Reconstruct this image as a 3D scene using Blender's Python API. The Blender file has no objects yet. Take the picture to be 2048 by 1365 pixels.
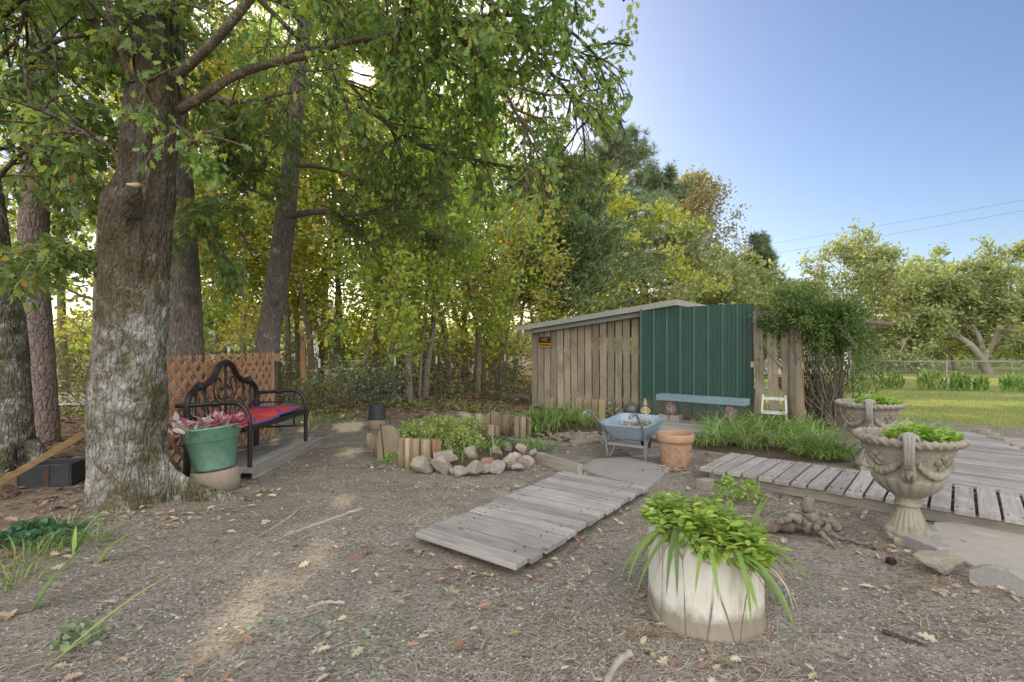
import bpy, math, random
import numpy as np
from mathutils import Vector, Matrix, noise as mnoise

rng = np.random.default_rng(7)
random.seed(7)
sc = bpy.context.scene
COL = sc.collection
PI = math.pi

# ------------------------------------------------------------------ measuring helpers
F, HEYE, HY, CX = 1000.0, 1.5, 690.0, 1024.0
def G(px, py, z=0.0):                     # point of the level z seen at a photo pixel
    Y = F * (HEYE - z) / (py - HY)
    return np.array([(px - CX) / F * Y, Y, z])
def P(px, py, Y):                         # point at distance Y seen at a photo pixel
    return np.array([(px - CX) / F * Y, Y, HEYE + (HY - py) / F * Y])
def sstep(a, b, x):
    t = np.clip((np.asarray(x, float) - a) / (b - a), 0, 1)
    return t * t * (3 - 2 * t)
def gz(x, y):                             # ground height
    x = np.asarray(x, float); y = np.asarray(y, float)
    return -0.03 * np.clip(y - 9, 0, 50) * sstep(2.5, 9, x)
SUN = np.array([-0.299, 1.0, 0.542]); SUN /= np.linalg.norm(SUN)

# ------------------------------------------------------------------ mesh building
class MB:
    def __init__(s):
        s.v = []; s.n = 0; s.b = []
    def add(s, verts, faces, rnd=None, smooth=False, mi=0):
        verts = np.asarray(verts, float).reshape(-1, 3)
        if isinstance(faces, np.ndarray):
            groups = [faces]
        else:
            d = {}
            for f in faces: d.setdefault(len(f), []).append(f)
            groups = [np.array(x, int) for x in d.values()]
        for g in groups:
            m = len(g)
            if rnd is None: r = np.full(m, rng.random())
            elif np.isscalar(rnd): r = np.full(m, rnd)
            else: r = np.asarray(rnd)
            s.b.append((g + s.n, r, smooth, mi))
        s.v.append(verts); s.n += len(verts)
        return s
    def box(s, c, size, R=None, rnd=None, mi=0):
        h = np.array(size, float) / 2
        v = np.array([[x, y, z] for x in (-1, 1) for y in (-1, 1) for z in (-1, 1)], float) * h
        if R is not None: v = v @ np.array(R).T
        f = [(0, 1, 3, 2), (4, 6, 7, 5), (0, 4, 5, 1), (2, 3, 7, 6), (0, 2, 6, 4), (1, 5, 7, 3)]
        return s.add(v + np.array(c, float), f, rnd, False, mi)
    def beam(s, a, b, w, h, up=(0, 0, 1), rnd=None, mi=0):       # box from a to b, w sideways, h along up
        a = np.array(a, float); b = np.array(b, float); d = b - a; L = np.linalg.norm(d); d /= L
        u = np.array(up, float); sdir = np.cross(d, u); sdir /= np.linalg.norm(sdir); u = np.cross(sdir, d)
        R = np.stack([d, sdir, u], 1)
        return s.box((a + b) / 2, (L, w, h), R, rnd, mi)
    def tube(s, pts, rad, n=8, rnd=None, caps=True, smooth=True, mi=0):
        p = np.asarray(pts, float); m = len(p)
        r = np.full(m, rad, float) if np.isscalar(rad) else np.asarray(rad, float)
        t = np.gradient(p, axis=0) if m > 2 else np.repeat((p[1:] - p[:1]), 2, 0)
        t /= np.maximum(np.linalg.norm(t, axis=1, keepdims=True), 1e-9)
        ref = np.array([0, 0, 1.0]) if abs(t[0, 2]) < .9 else np.array([1.0, 0, 0])
        a = np.cross(t[0], ref); a /= np.linalg.norm(a)
        A = np.empty((m, 3)); A[0] = a
        for i in range(1, m):
            a = a - t[i] * np.dot(a, t[i]); a /= max(np.linalg.norm(a), 1e-9); A[i] = a
        B = np.cross(t, A)
        th = np.arange(n) * 2 * PI / n
        v = p[:, None] + r[:, None, None] * (np.cos(th)[None, :, None] * A[:, None] + np.sin(th)[None, :, None] * B[:, None])
        i = np.arange(m - 1)[:, None] * n; j = np.arange(n)[None]; j2 = (j + 1) % n
        f = np.stack([i + j, i + j2, i + n + j2, i + n + j], -1).reshape(-1, 4)
        rr = rng.random() if rnd is None else rnd
        base = s.n
        s.add(v.reshape(-1, 3), f, rr, smooth, mi)
        if caps and n > 3:
            s.b.append((np.array([list(range(n))[::-1]]) + base, np.array([rr]), False, mi))
            s.b.append((np.array([list(range(n))]) + base + (m - 1) * n, np.array([rr]), False, mi))
        return s
    def lathe(s, prof, n=32, c=(0, 0, 0), mod=None, rnd=None, smooth=True, mi=0, capb=True, capt=False):
        pr = np.asarray(prof, float); th = np.arange(n) * 2 * PI / n
        r = np.repeat(pr[:, :1], n, 1); z = np.repeat(pr[:, 1:2], n, 1)
        if mod is not None: r, z = mod(r, z, np.repeat(th[None], len(pr), 0))
        v = np.stack([r * np.cos(th), r * np.sin(th), z], -1) + np.array(c, float)
        m = len(pr); i = np.arange(m - 1)[:, None] * n; j = np.arange(n)[None]; j2 = (j + 1) % n
        f = np.stack([i + j, i + j2, i + n + j2, i + n + j], -1).reshape(-1, 4)
        rr = rng.random() if rnd is None else rnd
        base = s.n; s.add(v.reshape(-1, 3), f, rr, smooth, mi)
        if capb: s.b.append((np.array([list(range(n))[::-1]]) + base, np.array([rr]), False, mi))
        if capt: s.b.append((np.array([list(range(n))]) + base + (m - 1) * n, np.array([rr]), False, mi))
        return s
    def xform(s, M):
        M = np.array(M, float)
        s.v = [x @ M[:3, :3].T + M[:3, 3] for x in s.v]; return s
    def join(s, o, M=None):
        off = s.n
        for x in o.v:
            s.v.append(x if M is None else x @ M[:3, :3].T + M[:3, 3])
        for (g, r, sm, mi) in o.b: s.b.append((g + off, r, sm, mi))
        s.n += o.n; return s
    def build(s, name, mats, parent=None, world=False, loc=(0, 0, 0), rz=0, bevel=0, sub=0):
        if not isinstance(mats, (list, tuple)): mats = [mats]
        V = np.concatenate(s.v) if s.v else np.zeros((0, 3))
        if world:
            o0 = ORG[parent.name] if parent is not None else np.array(loc, float)
            V = V - o0
        me = bpy.data.meshes.new(name)
        me.vertices.add(len(V)); me.vertices.foreach_set('co', V.astype(np.float32).ravel())
        lv = np.concatenate([g.ravel() for g, *_ in s.b]).astype(np.int32)
        tot = np.concatenate([np.full(len(g), g.shape[1]) for g, *_ in s.b]).astype(np.int32)
        me.loops.add(len(lv)); me.loops.foreach_set('vertex_index', lv)
        me.polygons.add(len(tot))
        me.polygons.foreach_set('loop_start', np.concatenate([[0], np.cumsum(tot)[:-1]]).astype(np.int32))
        me.polygons.foreach_set('loop_total', tot)
        me.polygons.foreach_set('use_smooth', np.concatenate([np.full(len(g), sm) for g, r, sm, mi in s.b]))
        me.polygons.foreach_set('material_index', np.concatenate([np.full(len(g), mi) for g, r, sm, mi in s.b]).astype(np.int32))
        at = me.attributes.new('rnd', 'FLOAT', 'FACE')
        at.data.foreach_set('value', np.concatenate([r for g, r, sm, mi in s.b]).astype(np.float32))
        me.update(calc_edges=True)
        for m in mats: me.materials.append(m)
        o = bpy.data.objects.new(name, me); COL.objects.link(o)
        if parent is not None:
            o.parent = parent; ORG[o.name] = ORG[parent.name]
        else:
            o.location = loc; o.rotation_euler[2] = rz; ORG[o.name] = np.array(loc, float)
        if bevel:
            b = o.modifiers.new('Bevel', 'BEVEL'); b.width = bevel; b.segments = 2; b.limit_method = 'ANGLE'
        if sub:
            b = o.modifiers.new('Subsurf', 'SUBSURF'); b.levels = b.render_levels = sub
        return o

ORG = {}
def thing(name, label, cat, loc=(0, 0, 0), rz=0, group=None):
    o = bpy.data.objects.new(name, None); COL.objects.link(o)
    o.empty_display_size = .1
    o.location = loc; o.rotation_euler[2] = rz; ORG[o.name] = np.array(loc, float)
    tag(o, label, cat, group); return o
def tag(o, label=None, cat=None, group=None, kind=None):
    if label: o['label'] = label
    if cat: o['category'] = cat
    if group: o['group'] = group
    if kind: o['kind'] = kind
    return o
def solo(mb, name, mats, label, cat, loc, world=True, group=None, kind=None, **k):
    o = mb.build(name, mats, None, world, loc, **k); return tag(o, label, cat, group, kind)
def dup(root, loc, rz=0, label=None, group=None):
    r = root.copy(); COL.objects.link(r); r.location = loc; r.rotation_euler[2] = rz
    if label: r['label'] = label
    if group: r['group'] = group
    for ch in list(root.children):
        c = ch.copy(); COL.objects.link(c); c.parent = r
        for g in list(ch.children):
            d = g.copy(); COL.objects.link(d); d.parent = c
    return r
def unit(a):
    a = np.asarray(a, float); return a / np.maximum(np.linalg.norm(a, axis=-1, keepdims=True), 1e-9)

# ------------------------------------------------------------------ leaves and blades
def tmpl(outline_half, fold=.18, curl=-.15):
    h = np.array(outline_half, float)     # (x>=0, y) from base to tip
    mid = np.stack([h[:, 0] * 0, h[:, 1], curl * h[:, 1] ** 2], 1)
    R = np.stack([h[:, 0], h[:, 1], curl * h[:, 1] ** 2 + fold * h[:, 0]], 1)
    L = R * [-1, 1, 1]
    v = [mid[0], mid[-1]] ; k = len(h) - 2
    v = np.array(v + list(R[1:-1]) + list(L[1:-1]))
    fr = [0] + [2 + i for i in range(k)] + [1]
    fl = [1] + [2 + k + i for i in range(k)][::-1] + [0]
    return v, np.array([fr, fl])
T_OAK = tmpl([(0, 0), (.03, .12), (.17, .22), (.09, .31), (.30, .46), (.13, .55), (.29, .74), (.10, .80), (.0, 1.0)])
T_OVAL = tmpl([(0, 0), (.17, .22), (.22, .5), (.12, .82), (0, 1)])
T_LEAF = (np.array([[0, 0, 0], [.3, .45, .06], [0, 1, -.12], [-.3, .45, .06]]), np.array([[0, 1, 2], [0, 2, 3]]))
T_NARROW = (np.array([[0, 0, 0], [.14, .4, .03], [0, 1, -.1], [-.14, .4, .03]]), np.array([[0, 1, 2], [0, 2, 3]]))
T_ROUND = tmpl([(0, 0), (.35, .12), (.5, .5), (.3, .9), (0, 1)], .1, 0)
def tuft():
    v = []; f = []
    for i in range(11):
        a = i * 2.399; e = .35 + .55 * ((i * 37) % 11) / 11
        d = np.array([math.cos(a) * math.cos(e), math.sin(e) * 1.0, math.sin(a) * math.cos(e)])
        w = unit(np.cross(d, [.3, .5, .8])) * .045
        k = len(v); v += [-w, w, d]; f.append([k, k + 1, k + 2])
    return np.array(v), np.array(f)
T_TUFT = tuft()
def leaves(mb, Pn, D, S, T, nup=.7, rnd=None, mi=0):
    Pn = np.asarray(Pn, float); n = len(Pn)
    if n == 0: return
    D = unit(D); S = np.asarray(S, float) * np.ones(n)
    N = rng.normal(size=(n, 3)); N[:, 2] += nup * 2
    N = unit(N - (N * D).sum(1, keepdims=True) * D)
    X = np.cross(D, N)
    tv, tf = T; k = len(tv)
    V = Pn[:, None] + S[:, None, None] * (tv[None, :, 0:1] * X[:, None] + tv[None, :, 1:2] * D[:, None] + tv[None, :, 2:3] * N[:, None])
    Fc = (tf[None] + (np.arange(n) * k)[:, None, None]).reshape(-1, tf.shape[1])
    r = rng.random(n) if rnd is None else np.asarray(rnd)
    mb.add(V.reshape(-1, 3), Fc, np.repeat(r, len(tf)), False, mi)
def blades(mb, Pn, az, L, W, a0, a1, seg=6, rnd=None, mi=0, pw=1.4, twist=0):
    Pn = np.asarray(Pn, float); n = len(Pn); o = np.ones(n)
    az = az * o; L = L * o; W = W * o; a0 = a0 * o; a1 = a1 * o
    t = np.linspace(0, 1, seg + 1)
    ang = a0[:, None] + (a1 - a0)[:, None] * t[None] ** pw
    ds = (L / seg)[:, None]
    h = np.concatenate([np.zeros((n, 1)), np.cumsum(np.sin(ang[:, :-1]) * ds, 1)], 1)
    z = np.concatenate([np.zeros((n, 1)), np.cumsum(np.cos(ang[:, :-1]) * ds, 1)], 1)
    ca, sa = np.cos(az), np.sin(az)
    c = np.stack([Pn[:, 0:1] + h * ca[:, None], Pn[:, 1:2] + h * sa[:, None], Pn[:, 2:3] + z], -1)
    w = W[:, None] * (np.minimum(1, .55 + 1.2 * t) * (1 - t ** 3))[None] / 2
    side = np.stack([-sa, ca, np.zeros(n)], -1)
    lift = np.zeros(3); lift[2] = .35
    Lv = c + side[:, None] * w[..., None] + lift * w[..., None]; Rv = c - side[:, None] * w[..., None] + lift * w[..., None]
    V = np.stack([Lv, c, Rv], 2)               # n, seg+1, 3, 3
    k = (seg + 1) * 3
    f = []
    for i in range(seg):
        a = i * 3
        f += [(a, a + 1, a + 4, a + 3), (a + 1, a + 2, a + 5, a + 4)]
    f = np.array(f)
    Fc = (f[None] + (np.arange(n) * k)[:, None, None]).reshape(-1, 4)
    r = rng.random(n) if rnd is None else np.asarray(rnd) * o
    mb.add(V.reshape(-1, 3), Fc, np.repeat(r, len(f)), True, mi)
def rdirs(n, zb=0, sc_=1.0):
    d = rng.normal(size=(n, 3)); d[:, 2] = d[:, 2] * sc_ + zb
    return unit(d)

# ------------------------------------------------------------------ node helpers
def nd(nt, typ, ins=None, **props):
    n = nt.nodes.new(typ)
    for k, v in props.items(): setattr(n, k, v)
    for k, v in (ins or {}).items():
        s = n.inputs[k]
        if isinstance(v, bpy.types.NodeSocket): nt.links.new(v, s)
        else:
            if isinstance(v, tuple) and len(v) == 3 and s.type == 'RGBA': v = v + (1,)
            s.default_value = v
    return n
def mixc(nt, f, a, b, blend='MIX'):
    n = nd(nt, 'ShaderNodeMix', {0: f, 6: a, 7: b}, data_type='RGBA', blend_type=blend); return n.outputs[2]
def ramp(nt, f, stops, interp='LINEAR'):
    n = nd(nt, 'ShaderNodeValToRGB', {0: f}); e = n.color_ramp.elements; n.color_ramp.interpolation = interp
    while len(e) > 1: e.remove(e[-1])
    e[0].position = stops[0][0]; c = stops[0][1]; e[0].color = (c, c, c, 1) if np.isscalar(c) else tuple(c) + (1,)
    for p, c in stops[1:]:
        x = e.new(p); x.color = (c, c, c, 1) if np.isscalar(c) else tuple(c) + (1,)
    return n.outputs[0]
def math_(nt, op, a, b=0.0, clamp=False):
    n = nd(nt, 'ShaderNodeMath', {0: a, 1: b}, operation=op, use_clamp=clamp); return n.outputs[0]
def noise(nt, vec, scale, detail=4, rough=.55, dist=0):
    n = nd(nt, 'ShaderNodeTexNoise', {'Vector': vec, 'Scale': scale, 'Detail': detail, 'Roughness': rough, 'Distortion': dist}); return n.outputs[0]
def voro(nt, vec, scale, feature='F1', out=0, rand=1.0):
    n = nd(nt, 'ShaderNodeTexVoronoi', {'Vector': vec, 'Scale': scale, 'Randomness': rand}, feature=feature); return n.outputs[out]
def mapping(nt, vec, scale=(1, 1, 1), rot=(0, 0, 0), loc=(0, 0, 0)):
    n = nd(nt, 'ShaderNodeMapping', {'Vector': vec, 'Scale': scale, 'Rotation': rot, 'Location': loc}); return n.outputs[0]
def newmat(name):
    m = bpy.data.materials.new(name); m.use_nodes = True; nt = m.node_tree; nt.nodes.clear()
    out = nt.nodes.new('ShaderNodeOutputMaterial')
    co = nd(nt, 'ShaderNodeTexCoord').outputs['Object']
    return m, nt, out, co
def attr(nt, name, o='Fac'):
    return nd(nt, 'ShaderNodeAttribute', attribute_name=name).outputs[o]
def bump(nt, h, strength=.5, dist=.01, normal=None):
    ins = {'Height': h, 'Strength': strength, 'Distance': dist}
    if normal is not None: ins['Normal'] = normal
    return nd(nt, 'ShaderNodeBump', ins).outputs[0]
def bsdf(nt, out, col, rough=.8, nrm=None, metal=0, spec=.3):
    ins = {'Base Color': col, 'Roughness': rough, 'Metallic': metal, 'Specular IOR Level': spec}
    if nrm is not None: ins['Normal'] = nrm
    b = nd(nt, 'ShaderNodeBsdfPrincipled', ins); nt.links.new(b.outputs[0], out.inputs[0]); return b

def m_leaf(name, stops, trans=.45, rough=.45, tcol=(1.16, 1.15, .52), objvar=.25):
    m, nt, out, co = newmat(name)
    c = ramp(nt, attr(nt, 'rnd'), stops)
    orn = nd(nt, 'ShaderNodeObjectInfo').outputs['Random']
    c = nd(nt, 'ShaderNodeHueSaturation', {'Hue': math_(nt, 'ADD', math_(nt, 'MULTIPLY', orn, .04), .48), 'Saturation': .93,
            'Value': math_(nt, 'ADD', math_(nt, 'MULTIPLY', orn, objvar), 1.14 - objvar / 2), 'Color': c}).outputs[0]
    b = nd(nt, 'ShaderNodeBsdfPrincipled', {'Base Color': c, 'Roughness': rough, 'Specular IOR Level': .35})
    t = nd(nt, 'ShaderNodeBsdfTranslucent', {'Color': mixc(nt, 1.0, c, tcol, 'MULTIPLY')})
    mx = nd(nt, 'ShaderNodeMixShader', {0: trans, 1: b.outputs[0], 2: t.outputs[0]})
    nt.links.new(mx.outputs[0], out.inputs[0]); return m
def m_bark(name, c_crack, c_ridge, c_lich, lich=.5, moss=.0, mossc=(.10, .09, .03), sc_=16, strength=.9, stretch=.22):
    m, nt, out, co = newmat(name)
    wob = nd(nt, 'ShaderNodeVectorMath', {0: co, 1: nd(nt, 'ShaderNodeVectorMath', {0: nd(nt, 'ShaderNodeTexNoise', {'Vector': co, 'Scale': 5.0, 'Detail': 3}).outputs[1], 'Scale': .10}, operation='SCALE').outputs[0]}, operation='ADD').outputs[0]
    st = mapping(nt, wob, (1, 1, stretch))
    e = voro(nt, st, sc_, 'DISTANCE_TO_EDGE'); e2 = voro(nt, st, sc_ * 2.3, 'DISTANCE_TO_EDGE')
    h = math_(nt, 'ADD', ramp(nt, e, [(0, 0), (.22, 1)]), math_(nt, 'MULTIPLY', ramp(nt, e2, [(0, 0), (.25, 1)]), .5))
    fine = noise(nt, mapping(nt, co, (1, 1, .4)), 60, 6, .7)
    h2 = math_(nt, 'ADD', h, math_(nt, 'MULTIPLY', fine, .8))
    c = mixc(nt, ramp(nt, h2, [(.2, 0), (1.5, 1)]), c_crack, c_ridge)
    lm = math_(nt, 'MULTIPLY', ramp(nt, noise(nt, co, 7, 7, .72), [(.62 - lich * .25, 0), (.68 - lich * .2, 1)]), ramp(nt, h2, [(.4, .15), (1.1, 1)]))
    c = mixc(nt, math_(nt, 'MULTIPLY', lm, .85), c, c_lich)
    c = mixc(nt, math_(nt, 'MULTIPLY', ramp(nt, noise(nt, co, 2.6, 6, .7), [(.62 - moss * .35, 0), (.70 - moss * .25, 1)]), .85 if moss > 0 else 0), c,
             mixc(nt, fine, tuple(x * .5 for x in mossc), tuple(x * 1.5 for x in mossc)))
    bsdf(nt, out, c, .95, bump(nt, h2, strength, .02), spec=.15); return m, nt, c
def m_wood(name, c1, c2, axis=0, rough=.85, strength=.35, dark=(.05, .04, .035), vary=.35, gs=30, blotch=.3, knots=True):
    m, nt, out, co = newmat(name)
    r = attr(nt, 'rnd')
    off = nd(nt, 'ShaderNodeVectorMath', {0: co, 1: nd(nt, 'ShaderNodeCombineXYZ', {0: math_(nt, 'MULTIPLY', r, 37.0), 1: math_(nt, 'MULTIPLY', r, 71.0), 2: math_(nt, 'MULTIPLY', r, 13.0)}).outputs[0]}, operation='ADD').outputs[0]
    s = [1, 1, 1]; s[axis] = .05
    st = mapping(nt, off, tuple(s))
    g = noise(nt, st, gs, 6, .65, .6); g2 = noise(nt, st, gs * 4, 3, .6)
    gg = math_(nt, 'ADD', math_(nt, 'MULTIPLY', g, .7), math_(nt, 'MULTIPLY', g2, .3))
    c = mixc(nt, ramp(nt, gg, [(.33, 0), (.64, 1)]), c1, c2)
    c = mixc(nt, math_(nt, 'MULTIPLY', ramp(nt, gg, [(.30, 1), (.40, 0)]), .7), c, dark)
    v = nd(nt, 'ShaderNodeHueSaturation', {'Value': math_(nt, 'ADD', math_(nt, 'MULTIPLY', r, vary), 1 - vary / 2), 'Color': c}).outputs[0]
    bl = ramp(nt, noise(nt, off, 3.2, 5, .6), [(.45, 0), (.7, 1)])
    v = mixc(nt, math_(nt, 'MULTIPLY', bl, blotch), v, tuple(x * .45 for x in c1))
    if knots:
        kn = ramp(nt, voro(nt, mapping(nt, off, tuple(1.6 if i == axis else 5 for i in range(3))), 1.1), [(.05, 1), (.10, 0)])
        v = mixc(nt, math_(nt, 'MULTIPLY', kn, .7), v, tuple(x * .3 for x in c1))
    bsdf(nt, out, v, rough, bump(nt, gg, strength, .006), spec=.2); return m
def m_plain(name, c1, c2, scale=6, rough=.8, strength=.2, fine=60, metal=0, spec=.3, stain=None, stain_amt=.5, dist=.004, detail=6):
    m, nt, out, co = newmat(name)
    n1 = noise(nt, co, scale, detail, .65); n2 = noise(nt, co, fine, 5, .65)
    c = mixc(nt, ramp(nt, n1, [(.3, 0), (.7, 1)]), c1, c2)
    c = mixc(nt, math_(nt, 'MULTIPLY', ramp(nt, n2, [(.3, 1), (.6, 0)]), .35), c, tuple(x * .45 for x in c1))
    if stain is not None:
        c = mixc(nt, math_(nt, 'MULTIPLY', ramp(nt, noise(nt, co, scale * 1.7, 7, .75), [(.5, 0), (.62, 1)]), stain_amt), c, stain)
    h = math_(nt, 'ADD', math_(nt, 'MULTIPLY', n1, .5), n2)
    bsdf(nt, out, c, rough, bump(nt, h, strength, dist), metal, spec); return m
# ================================================================== MATERIALS
M = {}
M['deck'] = m_wood('weathered_deck_wood', (.235, .215, .195), (.43, .40, .365), 1, vary=.38, blotch=.22)
M['deck_x'] = m_wood('weathered_deck_wood_long', (.24, .22, .195), (.42, .39, .35), 0, vary=.5, blotch=.22)
M['grey_timber'] = m_wood('grey_timber', (.22, .19, .155), (.40, .36, .31), 0, vary=.3)
M['timber_up'] = m_wood('upright_timber', (.22, .155, .09), (.43, .35, .24), 2, vary=.55, blotch=.4)
M['timber_red'] = m_wood('reddish_timber', (.30, .16, .08), (.46, .28, .16), 2, vary=.2)
M['slat'] = m_wood('fence_slat_wood', (.27, .22, .155), (.43, .365, .27), 2, vary=.5, blotch=.5)
M['lattice'] = m_wood('lattice_cedar', (.44, .21, .11), (.62, .34, .19), 0, vary=.25, blotch=.12, knots=False)
M['roof_trim'] = m_plain('painted_roof_trim', (.36, .36, .31), (.44, .44, .39), 3, .6)
M['bench_plank'] = m_wood('blue_grey_painted_plank', (.17, .24, .28), (.24, .32, .37), 0, .5, .15, dark=(.12, .16, .18), vary=.1, blotch=.1, knots=False)
M['iron'] = m_plain('black_iron', (.018, .016, .017), (.035, .03, .03), 9, .38, .15, spec=.5)
M['concrete'] = m_plain('mossy_cast_concrete', (.38, .345, .27), (.27, .245, .19), 4, .92, .8, 45, stain=(.15, .135, .075), stain_amt=.7, dist=.008)
M['rim'] = m_plain('grey_cast_concrete', (.40, .37, .34), (.33, .30, .26), 6, .92, .8, 45, stain=(.2, .17, .12), dist=.008)
M['terracotta'] = m_plain('terracotta', (.37, .215, .13), (.45, .29, .185), 5, .9, .5, 30, stain=(.42, .34, .26), stain_amt=.45, dist=.008)
M['soil'] = m_plain('dark_soil', (.06, .045, .03), (.11, .08, .055), 15, .95, .8)
M['pot_green'] = m_plain('faded_green_plastic', (.15, .33, .23), (.19, .38, .27), 3, .5, .1, 20, stain=(.40, .34, .25), stain_amt=.25)
M['stump_base'] = m_plain('rough_concrete_block', (.36, .29, .22), (.29, .23, .17), 6, .95, .8, 40, dist=.01)
M['black_plastic'] = m_plain('black_plastic', (.035, .035, .042), (.06, .06, .07), 5, .55, .1)
M['stone'] = m_plain('field_stone', (.40, .35, .28), (.27, .24, .20), 5, .95, .9, 35, stain=(.20, .19, .10), stain_amt=.4, dist=.012)
M['stone_pale'] = m_plain('pale_quartz_stone', (.52, .46, .38), (.36, .29, .23), 9, .9, .9, 35, stain=(.33, .22, .15), dist=.012)
M['stone_red'] = m_plain('reddish_stone', (.40, .24, .15), (.30, .18, .12), 6, .95, .8, 35, dist=.01)
M['slab'] = m_plain('flagstone', (.30, .28, .27), (.38, .355, .32), 3, .9, .5, 40, stain=(.26, .22, .19), dist=.006)
M['pad'] = m_plain('sandy_concrete', (.46, .42, .36), (.38, .34, .29), 3, .95, .8, 60, stain=(.5, .42, .31), dist=.006)
M['barrow'] = m_plain('blue_grey_enamel', (.29, .375, .45), (.34, .425, .50), 5, .4, .1, 40, spec=.5, stain=(.16, .13, .11), stain_amt=.25)
M['barrow_tube'] = m_plain('grey_steel_tube', (.26, .28, .31), (.33, .35, .38), 8, .45, .1, metal=.3, spec=.5)
M['rubber'] = m_plain('black_rubber', (.02, .02, .02), (.035, .035, .035), 10, .8)
M['galv'] = m_plain('galvanised_steel', (.24, .255, .26), (.33, .345, .35), 8, .5, .1, metal=.4)
M['wire'] = m_plain('dull_wire', (.25, .26, .25), (.33, .34, .33), 8, .6, .1, metal=.3)
M['tpost'] = m_plain('green_steel_post', (.04, .07, .05), (.06, .09, .065), 8, .6)
M['white_paint'] = m_plain('chipped_white_paint', (.72, .71, .66), (.62, .60, .54), 8, .6, .3, stain=(.3, .26, .2), stain_amt=.6)
M['cushion_red'] = m_plain('red_cloth', (.55, .05, .06), (.62, .08, .08), 6, .9, .3)
M['cushion_blue'] = m_plain('blue_cloth', (.09, .09, .34), (.12, .13, .42), 6, .9, .3)
M['dry'] = m_leaf('dry_straw', [(0, (.22, .15, .09)), (.5, (.42, .33, .21)), (1, (.55, .46, .32))], .15, .8, (1, 1, 1), 0)
M['twig'] = m_plain('dry_twig', (.24, .19, .14), (.42, .36, .29), 8, .95)
M['root'] = m_plain('weathered_root', (.48, .43, .37), (.32, .27, .22), 6, .95, .8, 50)
M['drift'] = m_wood('weathered_driftwood', (.12, .095, .075), (.28, .235, .19), 2, strength=.9)
M['statue'] = m_plain('yellowed_plaster', (.50, .43, .25), (.36, .30, .16), 9, .9, .8, stain=(.2, .17, .1))
M['ball'] = m_plain('dark_glazed_ball', (.09, .08, .085), (.15, .135, .14), 5, .35, .1, spec=.5)
M['rust'] = m_plain('rusty_iron', (.06, .04, .03), (.10, .065, .05), 20, .9)
M['board_yellow'] = m_wood('yellowed_board', (.20, .125, .055), (.32, .215, .105), 0, vary=.1)
M['jug'] = m_plain('mossy_stoneware', (.23, .215, .16), (.31, .285, .21), 7, .8, .5, stain=(.14, .15, .07))
M['road'] = m_plain('pale_road', (.42, .41, .39), (.5, .49, .46), 2, .95, .2)

def m_green_metal():
    m, nt, out, co = newmat('green_ribbed_metal')
    s = mapping(nt, co, (1, 1, .12))
    n = noise(nt, s, 9, 6, .7)
    c = mixc(nt, ramp(nt, n, [(.3, 0), (.7, 1)]), (.009, .047, .032), (.014, .064, .044))
    st = ramp(nt, noise(nt, mapping(nt, co, (14, 1, .5)), 3, 5, .6), [(.52, 0), (.72, 1)])
    c = mixc(nt, math_(nt, 'MULTIPLY', st, .35), c, (.045, .095, .075))
    sp = nd(nt, 'ShaderNodeSeparateXYZ', {0: co}); z = sp.outputs[2]
    fade = ramp(nt, noise(nt, mapping(nt, co, (1.2, 1, .5)), 1.6, 4, .6), [(.4, 0), (.7, 1)])
    c = mixc(nt, math_(nt, 'MULTIPLY', fade, .4), c, (.03, .085, .06))
    spl = ramp(nt, math_(nt, 'ADD', z, math_(nt, 'MULTIPLY', noise(nt, co, 7, 6, .75), -.55)), [(-.05, 1), (.25, 0)])
    c = mixc(nt, math_(nt, 'MULTIPLY', spl, .6), c, (.17, .15, .11))
    dk = ramp(nt, noise(nt, co, 20, 6, .8), [(.60, 0), (.68, 1)])
    c = mixc(nt, math_(nt, 'MULTIPLY', dk, .25), c, (.12, .15, .12))
    bsdf(nt, out, c, .45, bump(nt, noise(nt, mapping(nt, co, (1, 1, .5)), 2.2, 3), .35, .05), 0, .5); return m
M['green_metal'] = m_green_metal()

def m_stump():
    m, nt, out, co = newmat('peeling_white_stump_paint')
    sep = nd(nt, 'ShaderNodeSeparateXYZ', {0: co})
    z = sep.outputs[2]
    n = noise(nt, co, 5, 7, .7); st = mapping(nt, co, (1, 1, .16))
    cr = voro(nt, mapping(nt, co, (1, 1, .3), (.2, .3, 0)), 5.5, 'DISTANCE_TO_EDGE')
    cm = ramp(nt, cr, [(0, 1), (.024, 0)])
    streak = noise(nt, st, 22, 6, .65)
    c = mixc(nt, ramp(nt, n, [(.35, 0), (.7, 1)]), (.70, .68, .62), (.58, .54, .45))
    c = mixc(nt, math_(nt, 'MULTIPLY', ramp(nt, streak, [(.56, 0), (.68, 1)]), .55), c, (.34, .25, .15))
    c = mixc(nt, math_(nt, 'MULTIPLY', cm, math_(nt, 'MULTIPLY', ramp(nt, noise(nt, co, 2.3, 3), [(.36, 0), (.5, 1)]), .95)), c, (.13, .09, .06))
    dirt = ramp(nt, math_(nt, 'ADD', z, math_(nt, 'MULTIPLY', noise(nt, co, 9, 6, .7), -.16)), [(-.13, 1), (.06, 0)])
    c = mixc(nt, math_(nt, 'MULTIPLY', dirt, .8), c, (.20, .155, .105))
    h = math_(nt, 'SUBTRACT', streak, math_(nt, 'MULTIPLY', cm, 2))
    bsdf(nt, out, c, .75, bump(nt, h, .5, .008), 0, .25); return m
M['stump'] = m_stump()

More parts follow.
